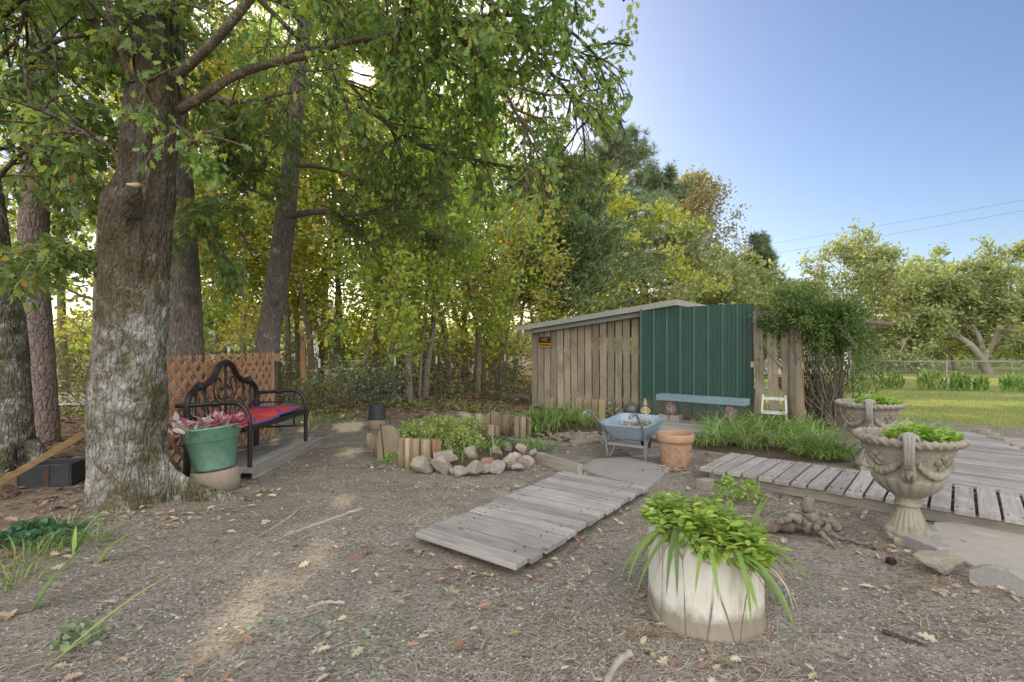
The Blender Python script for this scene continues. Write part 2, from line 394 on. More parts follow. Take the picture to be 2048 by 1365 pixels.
# leaf materials
M['leaf_oak'] = m_leaf('oak_leaves', [(0, (.13, .22, .075)), (.5, (.24, .35, .10)), (.86, (.40, .49, .12)), (.97, (.46, .43, .10)), (1, (.46, .26, .07))], .58, .36)
M['leaf_oak2'] = m_leaf('dark_oak_leaves', [(0, (.12, .20, .075)), (.6, (.21, .31, .10)), (.95, (.35, .43, .11)), (1, (.42, .28, .07))], .52, .36)
M['leaf_wood'] = m_leaf('woodland_leaves', [(0, (.19, .29, .075)), (.35, (.32, .45, .095)), (.8, (.48, .58, .12)), (.96, (.60, .56, .13)), (1, (.60, .38, .10))], .58, .5)
M['leaf_yellow'] = m_leaf('yellowing_leaves', [(0, (.28, .34, .08)), (.4, (.48, .50, .11)), (.85, (.62, .57, .13)), (1, (.62, .40, .10))], .58, .5)
M['leaf_far'] = m_leaf('distant_leaves', [(0, (.21, .26, .12)), (.5, (.32, .37, .165)), (1, (.48, .48, .23))], .45, .6)  # paler leaves, with distance haze put into the colour
M['leaf_tulip'] = m_leaf('autumn_tulip_leaves', [(0, (.22, .24, .12)), (.5, (.36, .335, .17)), (.8, (.44, .36, .19)), (1, (.46, .27, .17))], .42, .55, (1.1, 1.0, .55), .1)
M['leaf_pine'] = m_leaf('pine_needles', [(0, (.14, .19, .12)), (.6, (.21, .27, .16)), (1, (.34, .36, .21))], .3, .5)
M['leaf_cedar'] = m_leaf('cedar_foliage', [(0, (.10, .16, .075)), (.6, (.165, .25, .11)), (1, (.29, .36, .15))], .3, .6)
M['leaf_shrub'] = m_leaf('silvery_shrub_leaves', [(0, (.10, .14, .07)), (.5, (.22, .27, .13)), (1, (.48, .50, .36))], .4, .4)
M['leaf_under'] = m_leaf('undergrowth_leaves', [(0, (.09, .12, .045)), (.6, (.19, .22, .07)), (1, (.38, .33, .11))], .45, .5)
M['leaf_vine'] = m_leaf('vine_leaves', [(0, (.06, .13, .04)), (.6, (.115, .22, .06)), (1, (.24, .33, .09))], .4, .45)
M['leaf_lily'] = m_leaf('daylily_blades', [(0, (.11, .20, .055)), (.6, (.22, .38, .09)), (.9, (.38, .46, .12)), (1, (.45, .36, .15))], .4, .4)
M['leaf_bright'] = m_leaf('bright_green_leaves', [(0, (.15, .30, .035)), (.6, (.28, .46, .06)), (1, (.44, .56, .09))], .42, .4)
M['leaf_sedum'] = m_leaf('variegated_ground_cover', [(0, (.17, .26, .07)), (.5, (.34, .40, .11)), (1, (.52, .50, .18))], .4, .5)
M['leaf_coleus'] = m_leaf('pink_white_leaves', [(0, (.44, .08, .12)), (.22, (.60, .22, .26)), (.38, (.62, .48, .44)), (.55, (.64, .62, .54)), (.8, (.32, .38, .24)), (1, (.52, .22, .22))], .35, .45, (1, .9, .9), 0)
M['leaf_ivy'] = m_leaf('dark_ivy', [(0, (.05, .12, .07)), (1, (.10, .21, .11))], .3, .4)
M['leaf_clover'] = m_leaf('pale_creeping_leaves', [(0, (.16, .24, .12)), (1, (.30, .38, .22))], .3, .5)
M['litter'] = m_leaf('fallen_leaf', [(0, (.20, .115, .065)), (.4, (.32, .21, .13)), (.7, (.46, .36, .25)), (.93, (.55, .46, .33)), (1, (.20, .22, .09))], .2, .7, (1, .9, .7), 0)
M['litter_dark'] = m_leaf('brown_leaf_litter', [(0, (.10, .055, .035)), (.6, (.21, .125, .08)), (1, (.36, .25, .17))], .15, .75, (1, .9, .7), 0)
M['needle'] = m_leaf('fallen_needles', [(0, (.20, .15, .105)), (.5, (.40, .325, .245)), (1, (.56, .49, .40))], .0, .9, (1, 1, 1), 0)
M['grass'] = m_leaf('lawn_blades', [(0, (.18, .23, .05)), (.6, (.31, .37, .10)), (1, (.50, .47, .19))], .45, .6)
M['pebble'] = m_leaf('pebbles', [(0, (.16, .135, .11)), (.5, (.31, .28, .24)), (.93, (.39, .36, .32)), (1, (.46, .44, .40))], .0, .9, (1, 1, 1), 0)

# barks
M['bark_oak'], _nt, _c = m_bark('big_oak_bark', (.07, .055, .042), (.28, .255, .215), (.50, .49, .455), .58, .5, (.115, .10, .04), 22, 1.0)
# the upper trunk is darker and browner than the lichen-grey lower trunk
_co = [n for n in _nt.nodes if n.type == 'TEX_COORD'][0].outputs['Object']
_z = nd(_nt, 'ShaderNodeSeparateXYZ', {0: _co}).outputs[2]
_zz = math_(_nt, 'ADD', math_(_nt, 'MULTIPLY', _z, .25), math_(_nt, 'MULTIPLY', noise(_nt, _co, 2.2, 4), .35))
_b = [n for n in _nt.nodes if n.type == 'BSDF_PRINCIPLED'][0]
_mx = mixc(_nt, ramp(_nt, _zz, [(.56, 0), (.80, .78)]), _c, mixc(_nt, noise(_nt, mapping(_nt, _co, (1, 1, .2)), 30, 5), (.035, .025, .014), (.145, .105, .06)))
_nt.links.new(_mx, _b.inputs['Base Color'])
M['bark_dark'] = m_bark('ridged_oak_bark', (.045, .037, .03), (.26, .22, .185), (.40, .39, .36), .3, .1, sc_=26, strength=1.0, stretch=.14)[0]
M['bark_lich'] = m_bark('lichen_oak_bark', (.04, .034, .026), (.19, .165, .13), (.42, .42, .38), .5, .4, (.07, .07, .025), 24, 1.0, .16)[0]
M['bark_pine'] = m_bark('plated_pine_bark', (.07, .05, .04), (.30, .235, .20), (.38, .35, .33), .3, 0, sc_=13, strength=1.0, stretch=.42)[0]
M['bark_wood'] = m_bark('woodland_bark', (.07, .06, .045), (.31, .265, .21), (.44, .42, .37), .3, .1, sc_=18, strength=.8)[0]
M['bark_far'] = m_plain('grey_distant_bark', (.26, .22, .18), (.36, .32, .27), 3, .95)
M['bark_branch'] = m_bark('branch_bark', (.05, .035, .025), (.20, .155, .11), (.33, .31, .26), .35, .2, sc_=34, strength=.8)[0]

# ================================================================== GROUND
def vnoise(x, y, s):                       # cheap smooth noise, -1..1
    v = 0
    for k in range(5):
        a = rng_n[k] * 6.28; f = (.7 + .25 * k) / s
        v = v + np.sin(x * f * np.cos(a) + y * f * np.sin(a) + rng_n[k + 5] * 20) * np.sin(-x * f * 1.3 * np.sin(a) + y * f * 1.1 * np.cos(a) + rng_n[k + 9] * 20)
    return v / 2.2
rng_n = np.random.default_rng(3).random(20)
def lawn_mask(x, y):
    e = y - (9.6 + 2.0 * sstep(2, 5, -(x - 8)) - .25 * (x - 8)) + .5 * vnoise(x, y, 1.2)
    return sstep(-.5, 1.2, e) * sstep(3.6, 5.4, x + .35 * vnoise(x, y, 1.5))
def litter_mask(x, y):
    a = sstep(9.5, 12.5, y + .7 * vnoise(x, y, 1.1)) * (1 - sstep(2.5, 5, x))
    b = sstep(3.9, 5.4, -x - .25 * (y - 6) + .4 * vnoise(x, y, .8))
    return np.clip(np.maximum(a, b), 0, 1)
def ghf(x, y):
    near = np.exp(-(np.asarray(y) / 14.) ** 2)
    return gz(x, y) + near * (.010 * vnoise(x, y, .35) + .006 * vnoise(x + 5, y, .13))
def warp(n, lo, hi, p):
    t = np.linspace(-1, 1, n); t = np.sign(t) * np.abs(t) ** p; return np.where(t < 0, -t * lo, t * hi)
xs = warp(300, -220, 220, 3.2)
ys = np.concatenate([np.linspace(-6, 1.6, 10)[:-1], 1.6 + 420 * np.linspace(0, 1, 330) ** 3.2])
GX, GY = np.meshgrid(xs, ys)
V = np.stack([GX, GY, ghf(GX, GY)], -1).reshape(-1, 3)
nx, ny = len(xs), len(ys)
i = np.arange(ny - 1)[:, None] * nx; j = np.arange(nx - 1)[None]
mb = MB(); mb.add(V, np.stack([i + j, i + j + 1, i + nx + j + 1, i + nx + j], -1).reshape(-1, 4), smooth=True)
def m_ground():
    m, nt, out, co = newmat('bare_dirt_ground')
    big = noise(nt, co, .9, 6, .6); mid = noise(nt, co, 4.5, 7, .7); fine = noise(nt, co, 38, 6, .7); vf = noise(nt, co, 150, 4, .7)
    c = mixc(nt, ramp(nt, mid, [(.32, 0), (.68, 1)]), (.285, .248, .20), (.43, .378, .305))
    c = mixc(nt, math_(nt, 'MULTIPLY', ramp(nt, math_(nt, 'ADD', math_(nt, 'MULTIPLY', big, .6), math_(nt, 'MULTIPLY', mid, .4)), [(.52, 0), (.62, 1)]), .7), c, (.52, .46, .37))
    c = mixc(nt, math_(nt, 'MULTIPLY', ramp(nt, noise(nt, co, .55, 5, .65), [(.48, 0), (.62, 1)]), .5), c, (.19, .155, .12))
    c = mixc(nt, math_(nt, 'MULTIPLY', ramp(nt, noise(nt, co, 2.1, 6, .7), [(.55, 0), (.68, 1)]), .6), c, (.20, .185, .085))
    c = mixc(nt, math_(nt, 'MULTIPLY', ramp(nt, fine, [(.38, 1), (.56, 0)]), .75), c, (.085, .068, .055))
    c = mixc(nt, math_(nt, 'MULTIPLY', ramp(nt, vf, [(.55, 0), (.75, 1)]), .5), c, (.52, .47, .40))
    lit = mixc(nt, ramp(nt, voro(nt, co, 11), [(0, 0), (.7, 1)]), (.27, .175, .105), (.12, .075, .05))
    lit = mixc(nt, ramp(nt, mid, [(.4, 0), (.62, .7)]), lit, (.33, .245, .16))
    c = mixc(nt, attr(nt, 'litter'), c, lit)
    lw = mixc(nt, ramp(nt, noise(nt, co, .5, 8, .75), [(.35, 0), (.65, 1)]), (.25, .30, .085), (.42, .41, .15))
    lw = mixc(nt, math_(nt, 'MULTIPLY', ramp(nt, noise(nt, co, 14, 5, .7), [(.4, 1), (.6, 0)]), .5), lw, (.10, .12, .035))
    c = mixc(nt, attr(nt, 'lawn'), c, lw)
    h = math_(nt, 'ADD', math_(nt, 'MULTIPLY', fine, 1.0), math_(nt, 'ADD', math_(nt, 'MULTIPLY', vf, .5), math_(nt, 'MULTIPLY', mid, .8)))
    bsdf(nt, out, c, .95, bump(nt, h, .9, .02), 0, .1); return m
M['ground'] = m_ground()
g = mb.build('ground', M['ground']); tag(g, kind='structure')
for nm, fn in (('lawn', lawn_mask), ('litter', litter_mask)):
    a = g.data.attributes.new(nm, 'FLOAT', 'POINT'); a.data.foreach_set('value', fn(V[:, 0], V[:, 1]).astype(np.float32))

# pale road seen between the trunks on the left
pts = np.array([[-16, 12.0], [-9.2, 12.2], [-9.6, 15.2], [-18, 15.6], [-60, 16], [-60, 12]])
mb = MB(); mb.add(np.c_[pts, np.full(6, .03)], [(0, 1, 2, 3, 4, 5)]); tag(mb.build('road', M['road']), kind='structure')
# sandy concrete pad by the near urn, with a visible edge
pp = [G(1868, 1052), G(1960, 1050), G(2130, 1075), G(2230, 1190), G(2030, 1182), G(1935, 1135), G(1850, 1090)]
def prism(mb, poly, z0, z1, **k):
    n = len(poly); p = np.array([[q[0], q[1]] for q in poly])
    v = np.r_[np.c_[p, np.full(n, z0)], np.c_[p, np.full(n, z1)]]
    f = [tuple(range(n))[::-1], tuple(range(n, 2 * n))] + [(i, (i + 1) % n, n + (i + 1) % n, n + i) for i in range(n)]
    mb.add(v, f, **k); return mb
def ccw(poly):
    p = np.array([[q[0], q[1]] for q in poly]); a = np.sum(p[:, 0] * np.roll(p[:, 1], -1) - np.roll(p[:, 0], -1) * p[:, 1])
    return list(poly) if a > 0 else list(poly)[::-1]
tag(prism(MB(), ccw(pp), -.05, .035).build('concrete_pad', M['pad'], bevel=.012), kind='structure')

# ------------------------------------------------------------------ litter lying on the ground
def blocked(x, y):                         # keep litter off boardwalks, slab and pad
    q = np.zeros(len(x), bool)
    for (c, a, hx, hy) in DECKS:
        dx, dy = x - c[0], y - c[1]; u = dx * math.cos(a) + dy * math.sin(a); v = -dx * math.sin(a) + dy * math.cos(a)
        q |= (u > hx[0]) & (u < hx[1]) & (v > hy[0]) & (v < hy[1])
    return q
A1 = math.atan2(.809, .588); A2 = math.atan2(-.67, .742)
DECKS = [((-.36, 3.46), A1, (-.02, 2.3), (-.5, .5)), ((2.06, 5.52), A2, (-.02, 4.2), (0, 1.05)), ((2.06, 5.52), A2, (1.9, 3.0), (1, 5)),
         ((-2.85, 5.55), PI / 2, (0, 2.05), (0, .75))]
def view_pts(n, y0, y1, pw=1.0, xw=1.08):
    y = y0 + (y1 - y0) * rng.random(n) ** pw; x = (rng.random(n) * 2 - 1) * (y * xw + .3); return x, y
def pebbles(n):
    x, y = view_pts(n, 2.0, 7.5, 1.5); k = ~blocked(x, y) & (litter_mask(x, y) < .5); x, y = x[k], y[k]
    dens = .35 + .65 * (vnoise(x, y, .5) > -.2); k = rng.random(len(x)) < dens; x, y = x[k], y[k]; n = len(x)
    s = .003 + .007 * rng.random(n) ** 3.5 + (rng.random(n) < .008) * .009
    o = np.array([[1, 0, 0], [0, 1, 0], [-1, 0, 0], [0, -1, 0], [0, 0, .7], [.55, .55, .4], [-.5, .5, .45]])
    f = np.array([[0, 5, 4], [0, 1, 5], [5, 1, 4], [1, 6, 4], [1, 2, 6], [6, 2, 4], [2, 3, 4], [3, 0, 4]])
    th = rng.random(n) * 6.28; c, si = np.cos(th), np.sin(th); st = rng.uniform(.6, 1.5, (n, 1))
    ov = o[None] * np.stack([s * st[:, 0], s, s], -1)[:, None]
    vx = ov[..., 0] * c[:, None] - ov[..., 1] * si[:, None]; vy = ov[..., 0] * si[:, None] + ov[..., 1] * c[:, None]
    V = np.stack([vx + x[:, None], vy + y[:, None], ov[..., 2] + ghf(x, y)[:, None]], -1)
    mb = MB(); mb.add(V.reshape(-1, 3), (f[None] + (np.arange(n) * 7)[:, None, None]).reshape(-1, 3), np.repeat(rng.random(n), 8))
    tag(mb.build('gravel', M['pebble']), kind='stuff')
pebbles(60000)
def needles(n):
    x, y = view_pts(n, 2.0, 9.0, 1.6); k = ~blocked(x, y); x, y = x[k], y[k]
    k = rng.random(len(x)) < (.3 + .7 * (vnoise(x + 3, y, .6) > 0)); x, y = x[k], y[k]; n = len(x)
    L = rng.uniform(.03, .13, n); w = rng.uniform(.0008, .0017, n); th = rng.random(n) * 6.28; bend = rng.normal(0, .25, n)
    d = np.stack([np.cos(th), np.sin(th)], -1); s = np.stack([-d[:, 1], d[:, 0]], -1)
    V = []
    z = ghf(x, y) + .003 + rng.random(n) * .006
    for t, ww in ((0, 1), (.5, 1), (1, .6)):
        cpos = np.stack([x, y], -1) + d * (L * t)[:, None] + s * (L * bend * t * t)[:, None]
        for sg in (-1, 1):
            q = cpos + s * (sg * w * ww)[:, None]; V.append(np.c_[q, z + .006 * np.sin(t * 3 + th)])
    V = np.stack(V, 1)
    f = np.array([[0, 1, 3, 2], [2, 3, 5, 4]])
    mb = MB(); mb.add(V.reshape(-1, 3), (f[None] + (np.arange(n) * 6)[:, None, None]).reshape(-1, 4), np.repeat(rng.random(n), 2))
    tag(mb.build('pine_straw', M['needle']), kind='stuff')
needles(60000)
def ground_leaves(name, mat, x, y, s0, s1, lift=.012, T=T_OAK):
    n = len(x); th = rng.random(n) * 6.28
    D = np.stack([np.cos(th), np.sin(th), rng.normal(0, .25, n)], -1)
    mb = MB(); leaves(mb, np.stack([x, y, ghf(x, y) + lift + .02 * rng.random(n)], -1), D, rng.uniform(s0, s1, n), T, 1.6)
    tag(mb.build(name, mat), kind='stuff')
x, y = view_pts(2100, 2.1, 9.5, .9); k = ~blocked(x, y) & (rng.random(len(x)) < .25 + .75 * (vnoise(x, y, .7) > .2))
ground_leaves('fallen_leaves', M['litter'], x[k], y[k], .04, .10)
x, y = view_pts(5200, 3.2, 10, .8); k = (rng.random(len(x)) < litter_mask(x, y) * 1.0) & (x < 0) & ~blocked(x, y)
ground_leaves('leaf_litter', M['litter_dark'], x[k], y[k], .07, .14, .015)
x, y = view_pts(26000, 9.5, 24, .9); k = (rng.random(len(x)) < litter_mask(x, y)) & (x < 2.5)
ground_leaves('woodland_leaf_litter', M['litter_dark'], x[k], y[k], .08, .16, .01, T_LEAF)
# leaves drifted against the things that stand on the dirt
xx, yy = [], []
for (px, py, n, sx, sy) in ((250, 1040, 60, .35, .12), (400, 1030, 50, .45, .10), (160, 1020, 60, .3, .2), (870, 1105, 60, .4, .06), (950, 1150, 46, .3, .06), (1100, 1110, 50, .22, .25), (1220, 1020, 50, .15, .3), (1400, 1330, 14, .35, .05), (1290, 1240, 12, .06, .2), (950, 975, 50, .6, .06), (760, 935, 36, .2, .1), (1350, 945, 40, .25, .05), (1560, 1000, 60, .5, .06), (1700, 1030, 60, .4, .06),
                              (1900, 1180, 40, .3, .06), (1780, 1100, 30, .2, .06), (600, 930, 60, .25, .5), (480, 990, 40, .2, .08), (1240, 900, 60, .3, .2), (1090, 940, 30, .3, .06), (300, 1350, 40, .4, .1)):
    c = G(px, py); xx.append(c[0] + rng.normal(0, sx, n)); yy.append(c[1] + rng.normal(0, sy, n))
x, y = np.concatenate(xx), np.concatenate(yy); k = ~blocked(x, y) & (y > 1.8); ground_leaves('drifted_leaves', M['litter'], x[k], y[k], .03, .078)
# small brown twigs of leaf on the boardwalk edges and the debris strip under boardwalk two
# lawn blades (too many to count)
n = 90000; y = 8.5 + 24 * rng.random(n) ** 1.6; x = 3 + rng.random(n) * (y * 1.1 - 3)
k = rng.random(n) < lawn_mask(x, y) * .95; x, y = x[k], y[k]; n = len(x)
mb = MB(); blades(mb, np.stack([x, y, gz(x, y)], -1), rng.random(n) * 6.28, rng.uniform(.03, .07, n), .006 + .0006 * y, rng.uniform(0, .5, n), rng.uniform(.6, 1.4, n), 1)
tag(mb.build('lawn_grass', M['grass']), kind='stuff')
# low undergrowth along the woodland edge (nobody could count it)
n = 34000; y = 9.6 + 16 * rng.random(n); x = -18 + 19.5 * rng.random(n)
k = (vnoise(x, y, .9) > .15) & (y > 9.8 + .4 * vnoise(x, y, .5)); x, y = x[k], y[k]; n = len(x)
mb = MB(); hgt = rng.random(n) ** 1.5 * (.15 + 1.3 * sstep(11.5, 17, y)) * np.clip(.6 + vnoise(x, y, .5), .1, 1.3)
leaves(mb, np.stack([x, y, gz(x, y) + .03 + hgt], -1), rdirs(n, .5), rng.uniform(.07, .14, n), T_LEAF)
tag(mb.build('undergrowth', M['leaf_under']), kind='stuff')
# creeping pale leaves in the left foreground
x = rng.uniform(-2.0, -.5, 260); y = rng.uniform(2.1, 2.75, 260); k = vnoise(x, y, .25) > -.1
mb = MB(); n = k.sum(); leaves(mb, np.stack([x[k], y[k], ghf(x[k], y[k]) + .012], -1), np.c_[rng.normal(size=(n, 2)), rng.normal(0, .15, n)], rng.uniform(.014, .03, n), T_ROUND, 2)
tag(mb.build('creeping_ground_cover', M['leaf_clover']), kind='stuff')
# ================================================================== BOARDWALKS AND DECKS
def planks(mb, n, L, x0, x1, thick, z, gap=.012, jit=.02, y0=0.0, skew=0, ends=None):
    """boards along local y, laid side by side along local x"""
    w = (x1 - x0) / n
    for i in range(n):
        a, b = (y0 + rng.normal(0, jit), y0 + L + rng.normal(0, jit)) if ends is None else ends(x0 + (i + .5) * w)
        zc = z - thick / 2 + rng.normal(0, .003); t = rng.normal(0, .003)
        R = np.array(Matrix.Rotation(t, 3, 'Z')) @ np.array(Matrix.Rotation(rng.normal(0, .006), 3, 'X'))
        mb.box((x0 + (i + .5) * w, (a + b) / 2, zc), (w - gap, b - a, thick), R)
    return mb
def nails(mb, n, x0, x1, ys, z):
    w = (x1 - x0) / n
    for i in range(n):
        for yy in ys:
            for q in (-.28, .28):
                mb.lathe([(.006, z - .006), (.006, z + .0045)], 6, (x0 + (i + .5 + q) * w, yy + rng.normal(0, .012), 0), capt=True)
    return mb

bw = thing('boardwalk', 'short grey wooden boardwalk lying on bare dirt in the centre foreground', 'boardwalk', (-.36, 3.46, 0), A1)
planks(MB(), 14, .96, 0, 2.28, .040, .088, .027, .010, -.48).build('deck_boards', M['deck'], bw, bevel=.004)
nails(MB(), 14, 0, 2.28, (-.33, .33), .088).build('nails', M['rust'], bw)['kind'] = 'stuff'
mb = MB()
for yy in (-.33, .33): mb.box((1.2, yy, .018), (2.0, .045, .058))
mb.build('joists', M['grey_timber'], bw)

bw2 = thing('boardwalk', 'long grey boardwalk of short cross boards running behind the near urn', 'boardwalk', (2.06, 5.52, 0), A2)
planks(MB(), 28, 1.0, 0, 4.2, .040, .15, .022, .012, .0).build('deck_boards', M['deck'], bw2, bevel=.004)
nails(MB(), 28, 0, 4.2, (.10, .88), .15).build('nails', M['rust'], bw2)['kind'] = 'stuff'
mb = MB()
for yy in (.07, .5, .93): mb.box((2.15, yy, .06), (4.1, .045, .105))
mb.build('joists', M['grey_timber'], bw2)
bw3 = thing('boardwalk', 'boardwalk of long boards leading from behind the urns towards the lawn', 'boardwalk', (2.06, 5.52, 0), A2)
def e3(y): return (1.95 + rng.normal(0, .02), (2.95 if y < 2.7 else 2.95 - .55 * (y - 2.7) / 2.3) + rng.normal(0, .03))
mb = MB(); planks(mb, 26, 1, 1.06, 5.0, .036, .146, .018, ends=e3)
mb.xform(Matrix(((0, 1, 0, 0), (1, 0, 0, 0), (0, 0, 1, 0), (0, 0, 0, 1))))
mb.b = [(g[:, ::-1], r, s, m) for (g, r, s, m) in mb.b]
mb.build('deck_boards', M['deck_x'], bw3, bevel=.004)
mb = MB()
for xx in (2.05, 2.35): mb.box((xx, 3.0, .055), (.045, 3.8, .10))
mb.build('joists', M['deck'], bw3)
c = G(1410, 962, .09)
solo(MB().box((0, 0, .05), (.15, .11, .11), np.array(Matrix.Rotation(.5, 3, 'Z'))), 'timber_block', M['grey_timber'], 'cut timber block under the left corner of the right boardwalk', 'block', (c[0], c[1], 0), False, bevel=.005)

# bench platform
pl = thing('bench_platform', 'low platform of long weathered planks under the black bench', 'platform', (-2.85, 5.55, 0), PI / 2)
mb = MB()
for k in range(5): mb.box((1.02 + rng.normal(0, .015), .07 + k * .142, .085), (2.05, .126, .034))
mb.build('deck_boards', M['deck_x'], pl, bevel=.004)
mb = MB(); mb.box((1.02, .04, .035), (1.95, .045, .07)); mb.box((1.02, .62, .035), (1.95, .045, .07)); mb.build('joists', M['grey_timber'], pl)

# deck in front of the shed
A4 = math.atan2(-1.0, 1.77)
dk = thing('shed_deck', 'low wooden deck in front of the green metal panel', 'deck', (2.20, 8.55, 0), A4)
mb = MB()
for k in range(11): mb.box((1.35 + rng.normal(0, .02), -.62 + k * .145, .118), (2.9, .135, .034))
mb.build('deck_boards', M['deck_x'], dk, bevel=.004)
mb = MB(); mb.box((1.35, -.66, .05), (2.8, .04, .10)); mb.build('rim_joist', M['grey_timber'], dk)

# flagstone under the wheelbarrow legs, timbers edging the beds
def slab(name, label, cat, poly, z1, mat, **k):
    pts = ccw(poly); c = np.mean([q[:2] for q in pts], 0)
    return solo(prism(MB(), [(q[0] - c[0], q[1] - c[1]) for q in pts], -.02, z1), name, M[mat], label, cat, (c[0], c[1], 0), False, bevel=.006, **k)
slab('flagstone', 'large flat grey flagstone between the boardwalk and the terracotta pot', 'paving slab', [G(1152, 940), G(1190, 922), G(1255, 917), G(1342, 938), G(1318, 962), G(1296, 980), G(1232, 962)], .022, 'slab')
slab('paving_stone', 'small paving stone behind the wheelbarrow legs', 'paving slab', [G(1235, 895), G(1320, 900), G(1330, 912), G(1270, 915)], .02, 'slab')
def timber(label, a, b, w, h, mat='grey_timber', zl=0, name='edging_timber', group='timbers edging the beds'):
    a = np.array(a); b = np.array(b); L = np.linalg.norm((b - a)[:2]); rz = math.atan2(b[1] - a[1], b[0] - a[0])
    return solo(MB().box((L / 2, 0, zl + h / 2), (L, w, h)), name, M[mat], label, 'timber', (a[0], a[1], 0), False, group, rz=rz, bevel=.005)
timber('thick grey timber edging the flower bed beside the boardwalk end', G(1078, 925), G(1160, 953), .07, .13)
timber('grey timber lying behind the wheelbarrow legs', G(1142, 893), G(1238, 880), .09, .09)
timber('flat pale board ending at the lily bed in front of the shed', G(1020, 878), G(1138, 893), .2, .03)
timber('long pale log on the leaf litter left of the shed', G(1005, 796), G(1062, 800), .12, .12)

# ================================================================== LATTICE, BENCH, POTS ON THE LEFT
lt = thing('lattice_panel', 'orange brown wooden lattice panel standing behind the black bench', 'lattice', (-3.86, 5.45, 0), PI / 2)
Lx, Lz = 2.62, 1.36
def strips(sgn, off):
    mb = MB(); d = .20
    for k in range(-14, 40):
        c = k * d
        pts = []
        # line z = sgn*(x - c)
        for x in np.linspace(0, Lx, 263):
            z = sgn * (x - c) + (0 if sgn > 0 else 0)
            if 0.03 <= z <= Lz: pts.append((x, z))
        if len(pts) > 8:
            a, b = pts[0], pts[-1]
            mb.beam((a[0], off, a[1]), (b[0], off, b[1]), .007, .055, up=(0, 0, 1))
    return mb
m1 = strips(1, .0); m2 = MB(); d = .20
for k in range(0, 34):
    c = k * d; a = (max(0, c - Lz), min(c, Lz)); b = (min(c - .03, Lx), max(.03, c - Lx))
    if b[0] - a[0] > .06: m2.beam((a[0], -.008, a[1]), (b[0], -.008, b[1]), .007, .055)
m1.build('rear_slats', M['lattice'], lt); m2.build('front_slats', M['lattice'], lt)
MB().box((2.60, -.017, .70), (.035, .012, 1.38)).build('end_trim', m_wood('pale_trim_wood', (.46, .30, .17), (.60, .42, .26), 2, vary=.1, knots=False), lt)
MB().box((2.70, .03, 1.29), (.42, .035, .13)).build('nailed_board', M['lattice'], lt, bevel=.004)

def arc(c, r, a0, a1, n, plane):
    t = np.linspace(a0, a1, n); return [plane(c[0] + r * math.cos(x), c[1] + r * math.sin(x)) for x in t]
def smooth_path(pts, n=40):
    p = np.array(pts, float); m = len(p); out = []
    for i in range(m - 1):
        p0 = p[max(i - 1, 0)]; p1 = p[i]; p2 = p[i + 1]; p3 = p[min(i + 2, m - 1)]
        k = max(2, n // (m - 1))
        for t in np.linspace(0, 1, k, endpoint=False):
            out.append(.5 * ((2 * p1) + (p2 - p0) * t + (2 * p0 - 5 * p1 + 4 * p2 - p3) * t * t + (3 * p1 - p0 - 3 * p2 + p3) * t ** 3))
    out.append(p[-1]); return np.array(out)
XB, XF, Y0, Y1 = -3.72, -3.0, 5.72, 7.27
bn = thing('bed_frame_bench', 'black iron bench made from a scrolled bed headboard beside the oak', 'bench', (-3.36, 6.5, 0))
W = lambda s, z: (XB, Y0 + s, z)
LB = Y1 - Y0
mb = MB()
out = smooth_path([W(0, .0), W(0, .5), W(0, .80), W(.06, .92), W(.22, 1.00), W(.38, 1.02), W(.52, 1.10), W(.62, 1.22), W(.775, 1.275), W(.93, 1.22), W(1.03, 1.10), W(1.17, 1.02), W(1.33, 1.00), W(1.49, .92), W(1.55, .80), W(1.55, .5), W(1.55, .0)], 112)
mb.tube(out, .036, 12, 0.5)
mb.build('back_frame', M['iron'], bn, True)
def collar(mb, p, ax, r0=.036):
    ax = unit(np.array(ax, float))
    for dd, rr, ln in ((-.028, 1.25, .012), (0, 1.5, .02), (.028, 1.25, .012)):
        c = np.array(p) + ax * dd; mb.tube([c - ax * ln, c - ax * ln * .5, c + ax * ln * .5, c + ax * ln], [r0 * rr * .8, r0 * rr, r0 * rr, r0 * rr * .8], 12)
for s in (.22, 1.33): mb = MB(); collar(mb, W(s, 1.0), (0, 1, .12 if s < 1 else -.12)); mb.build('knuckle', M['iron'], bn, True)
for s in (0, 1.55): mb = MB(); collar(mb, W(s, .66), (0, 0, 1), .042); mb.build('knuckle', M['iron'], bn, True)
mb = MB()
for s, zt in ((.16, .97), (.34, 1.0), (1.21, 1.0), (1.39, .97)):
    mb.tube([W(s, .30), W(s, zt)], .016, 8)
mb.tube([W(.775, .30), W(.775, 1.25)], .017, 8)
mb.tube([W(0, .56), W(LB, .56)], .02, 8); mb.tube([W(0, .30), W(LB, .30)], .016, 8)
mb.build('back_bars', M['iron'], bn, True)
mb = MB()
for q in (-1, 1):
    f = lambda s, z: W(.775 + q * s, z)
    mb.tube(smooth_path([f(.03, .85), f(.06, .80), f(.13, .82), f(.16, .90), f(.11, 1.0), f(.15, 1.08), f(.22, 1.04), f(.26, .95), f(.23, .84), f(.17, .76), f(.08, .62), f(.04, .57)], 60), .010, 6)
    mb.tube(smooth_path([f(.30, .66), f(.26, .70), f(.28, .77), f(.34, .79), f(.38, .74), f(.36, .66), f(.30, .60), f(.24, .57)], 40), .010, 6)
    mb.tube(smooth_path([f(.02, 1.0), f(.07, .93), f(.12, .97), f(.10, 1.05)], 24), .010, 6)
mb.build('scrollwork', M['iron'], bn, True)
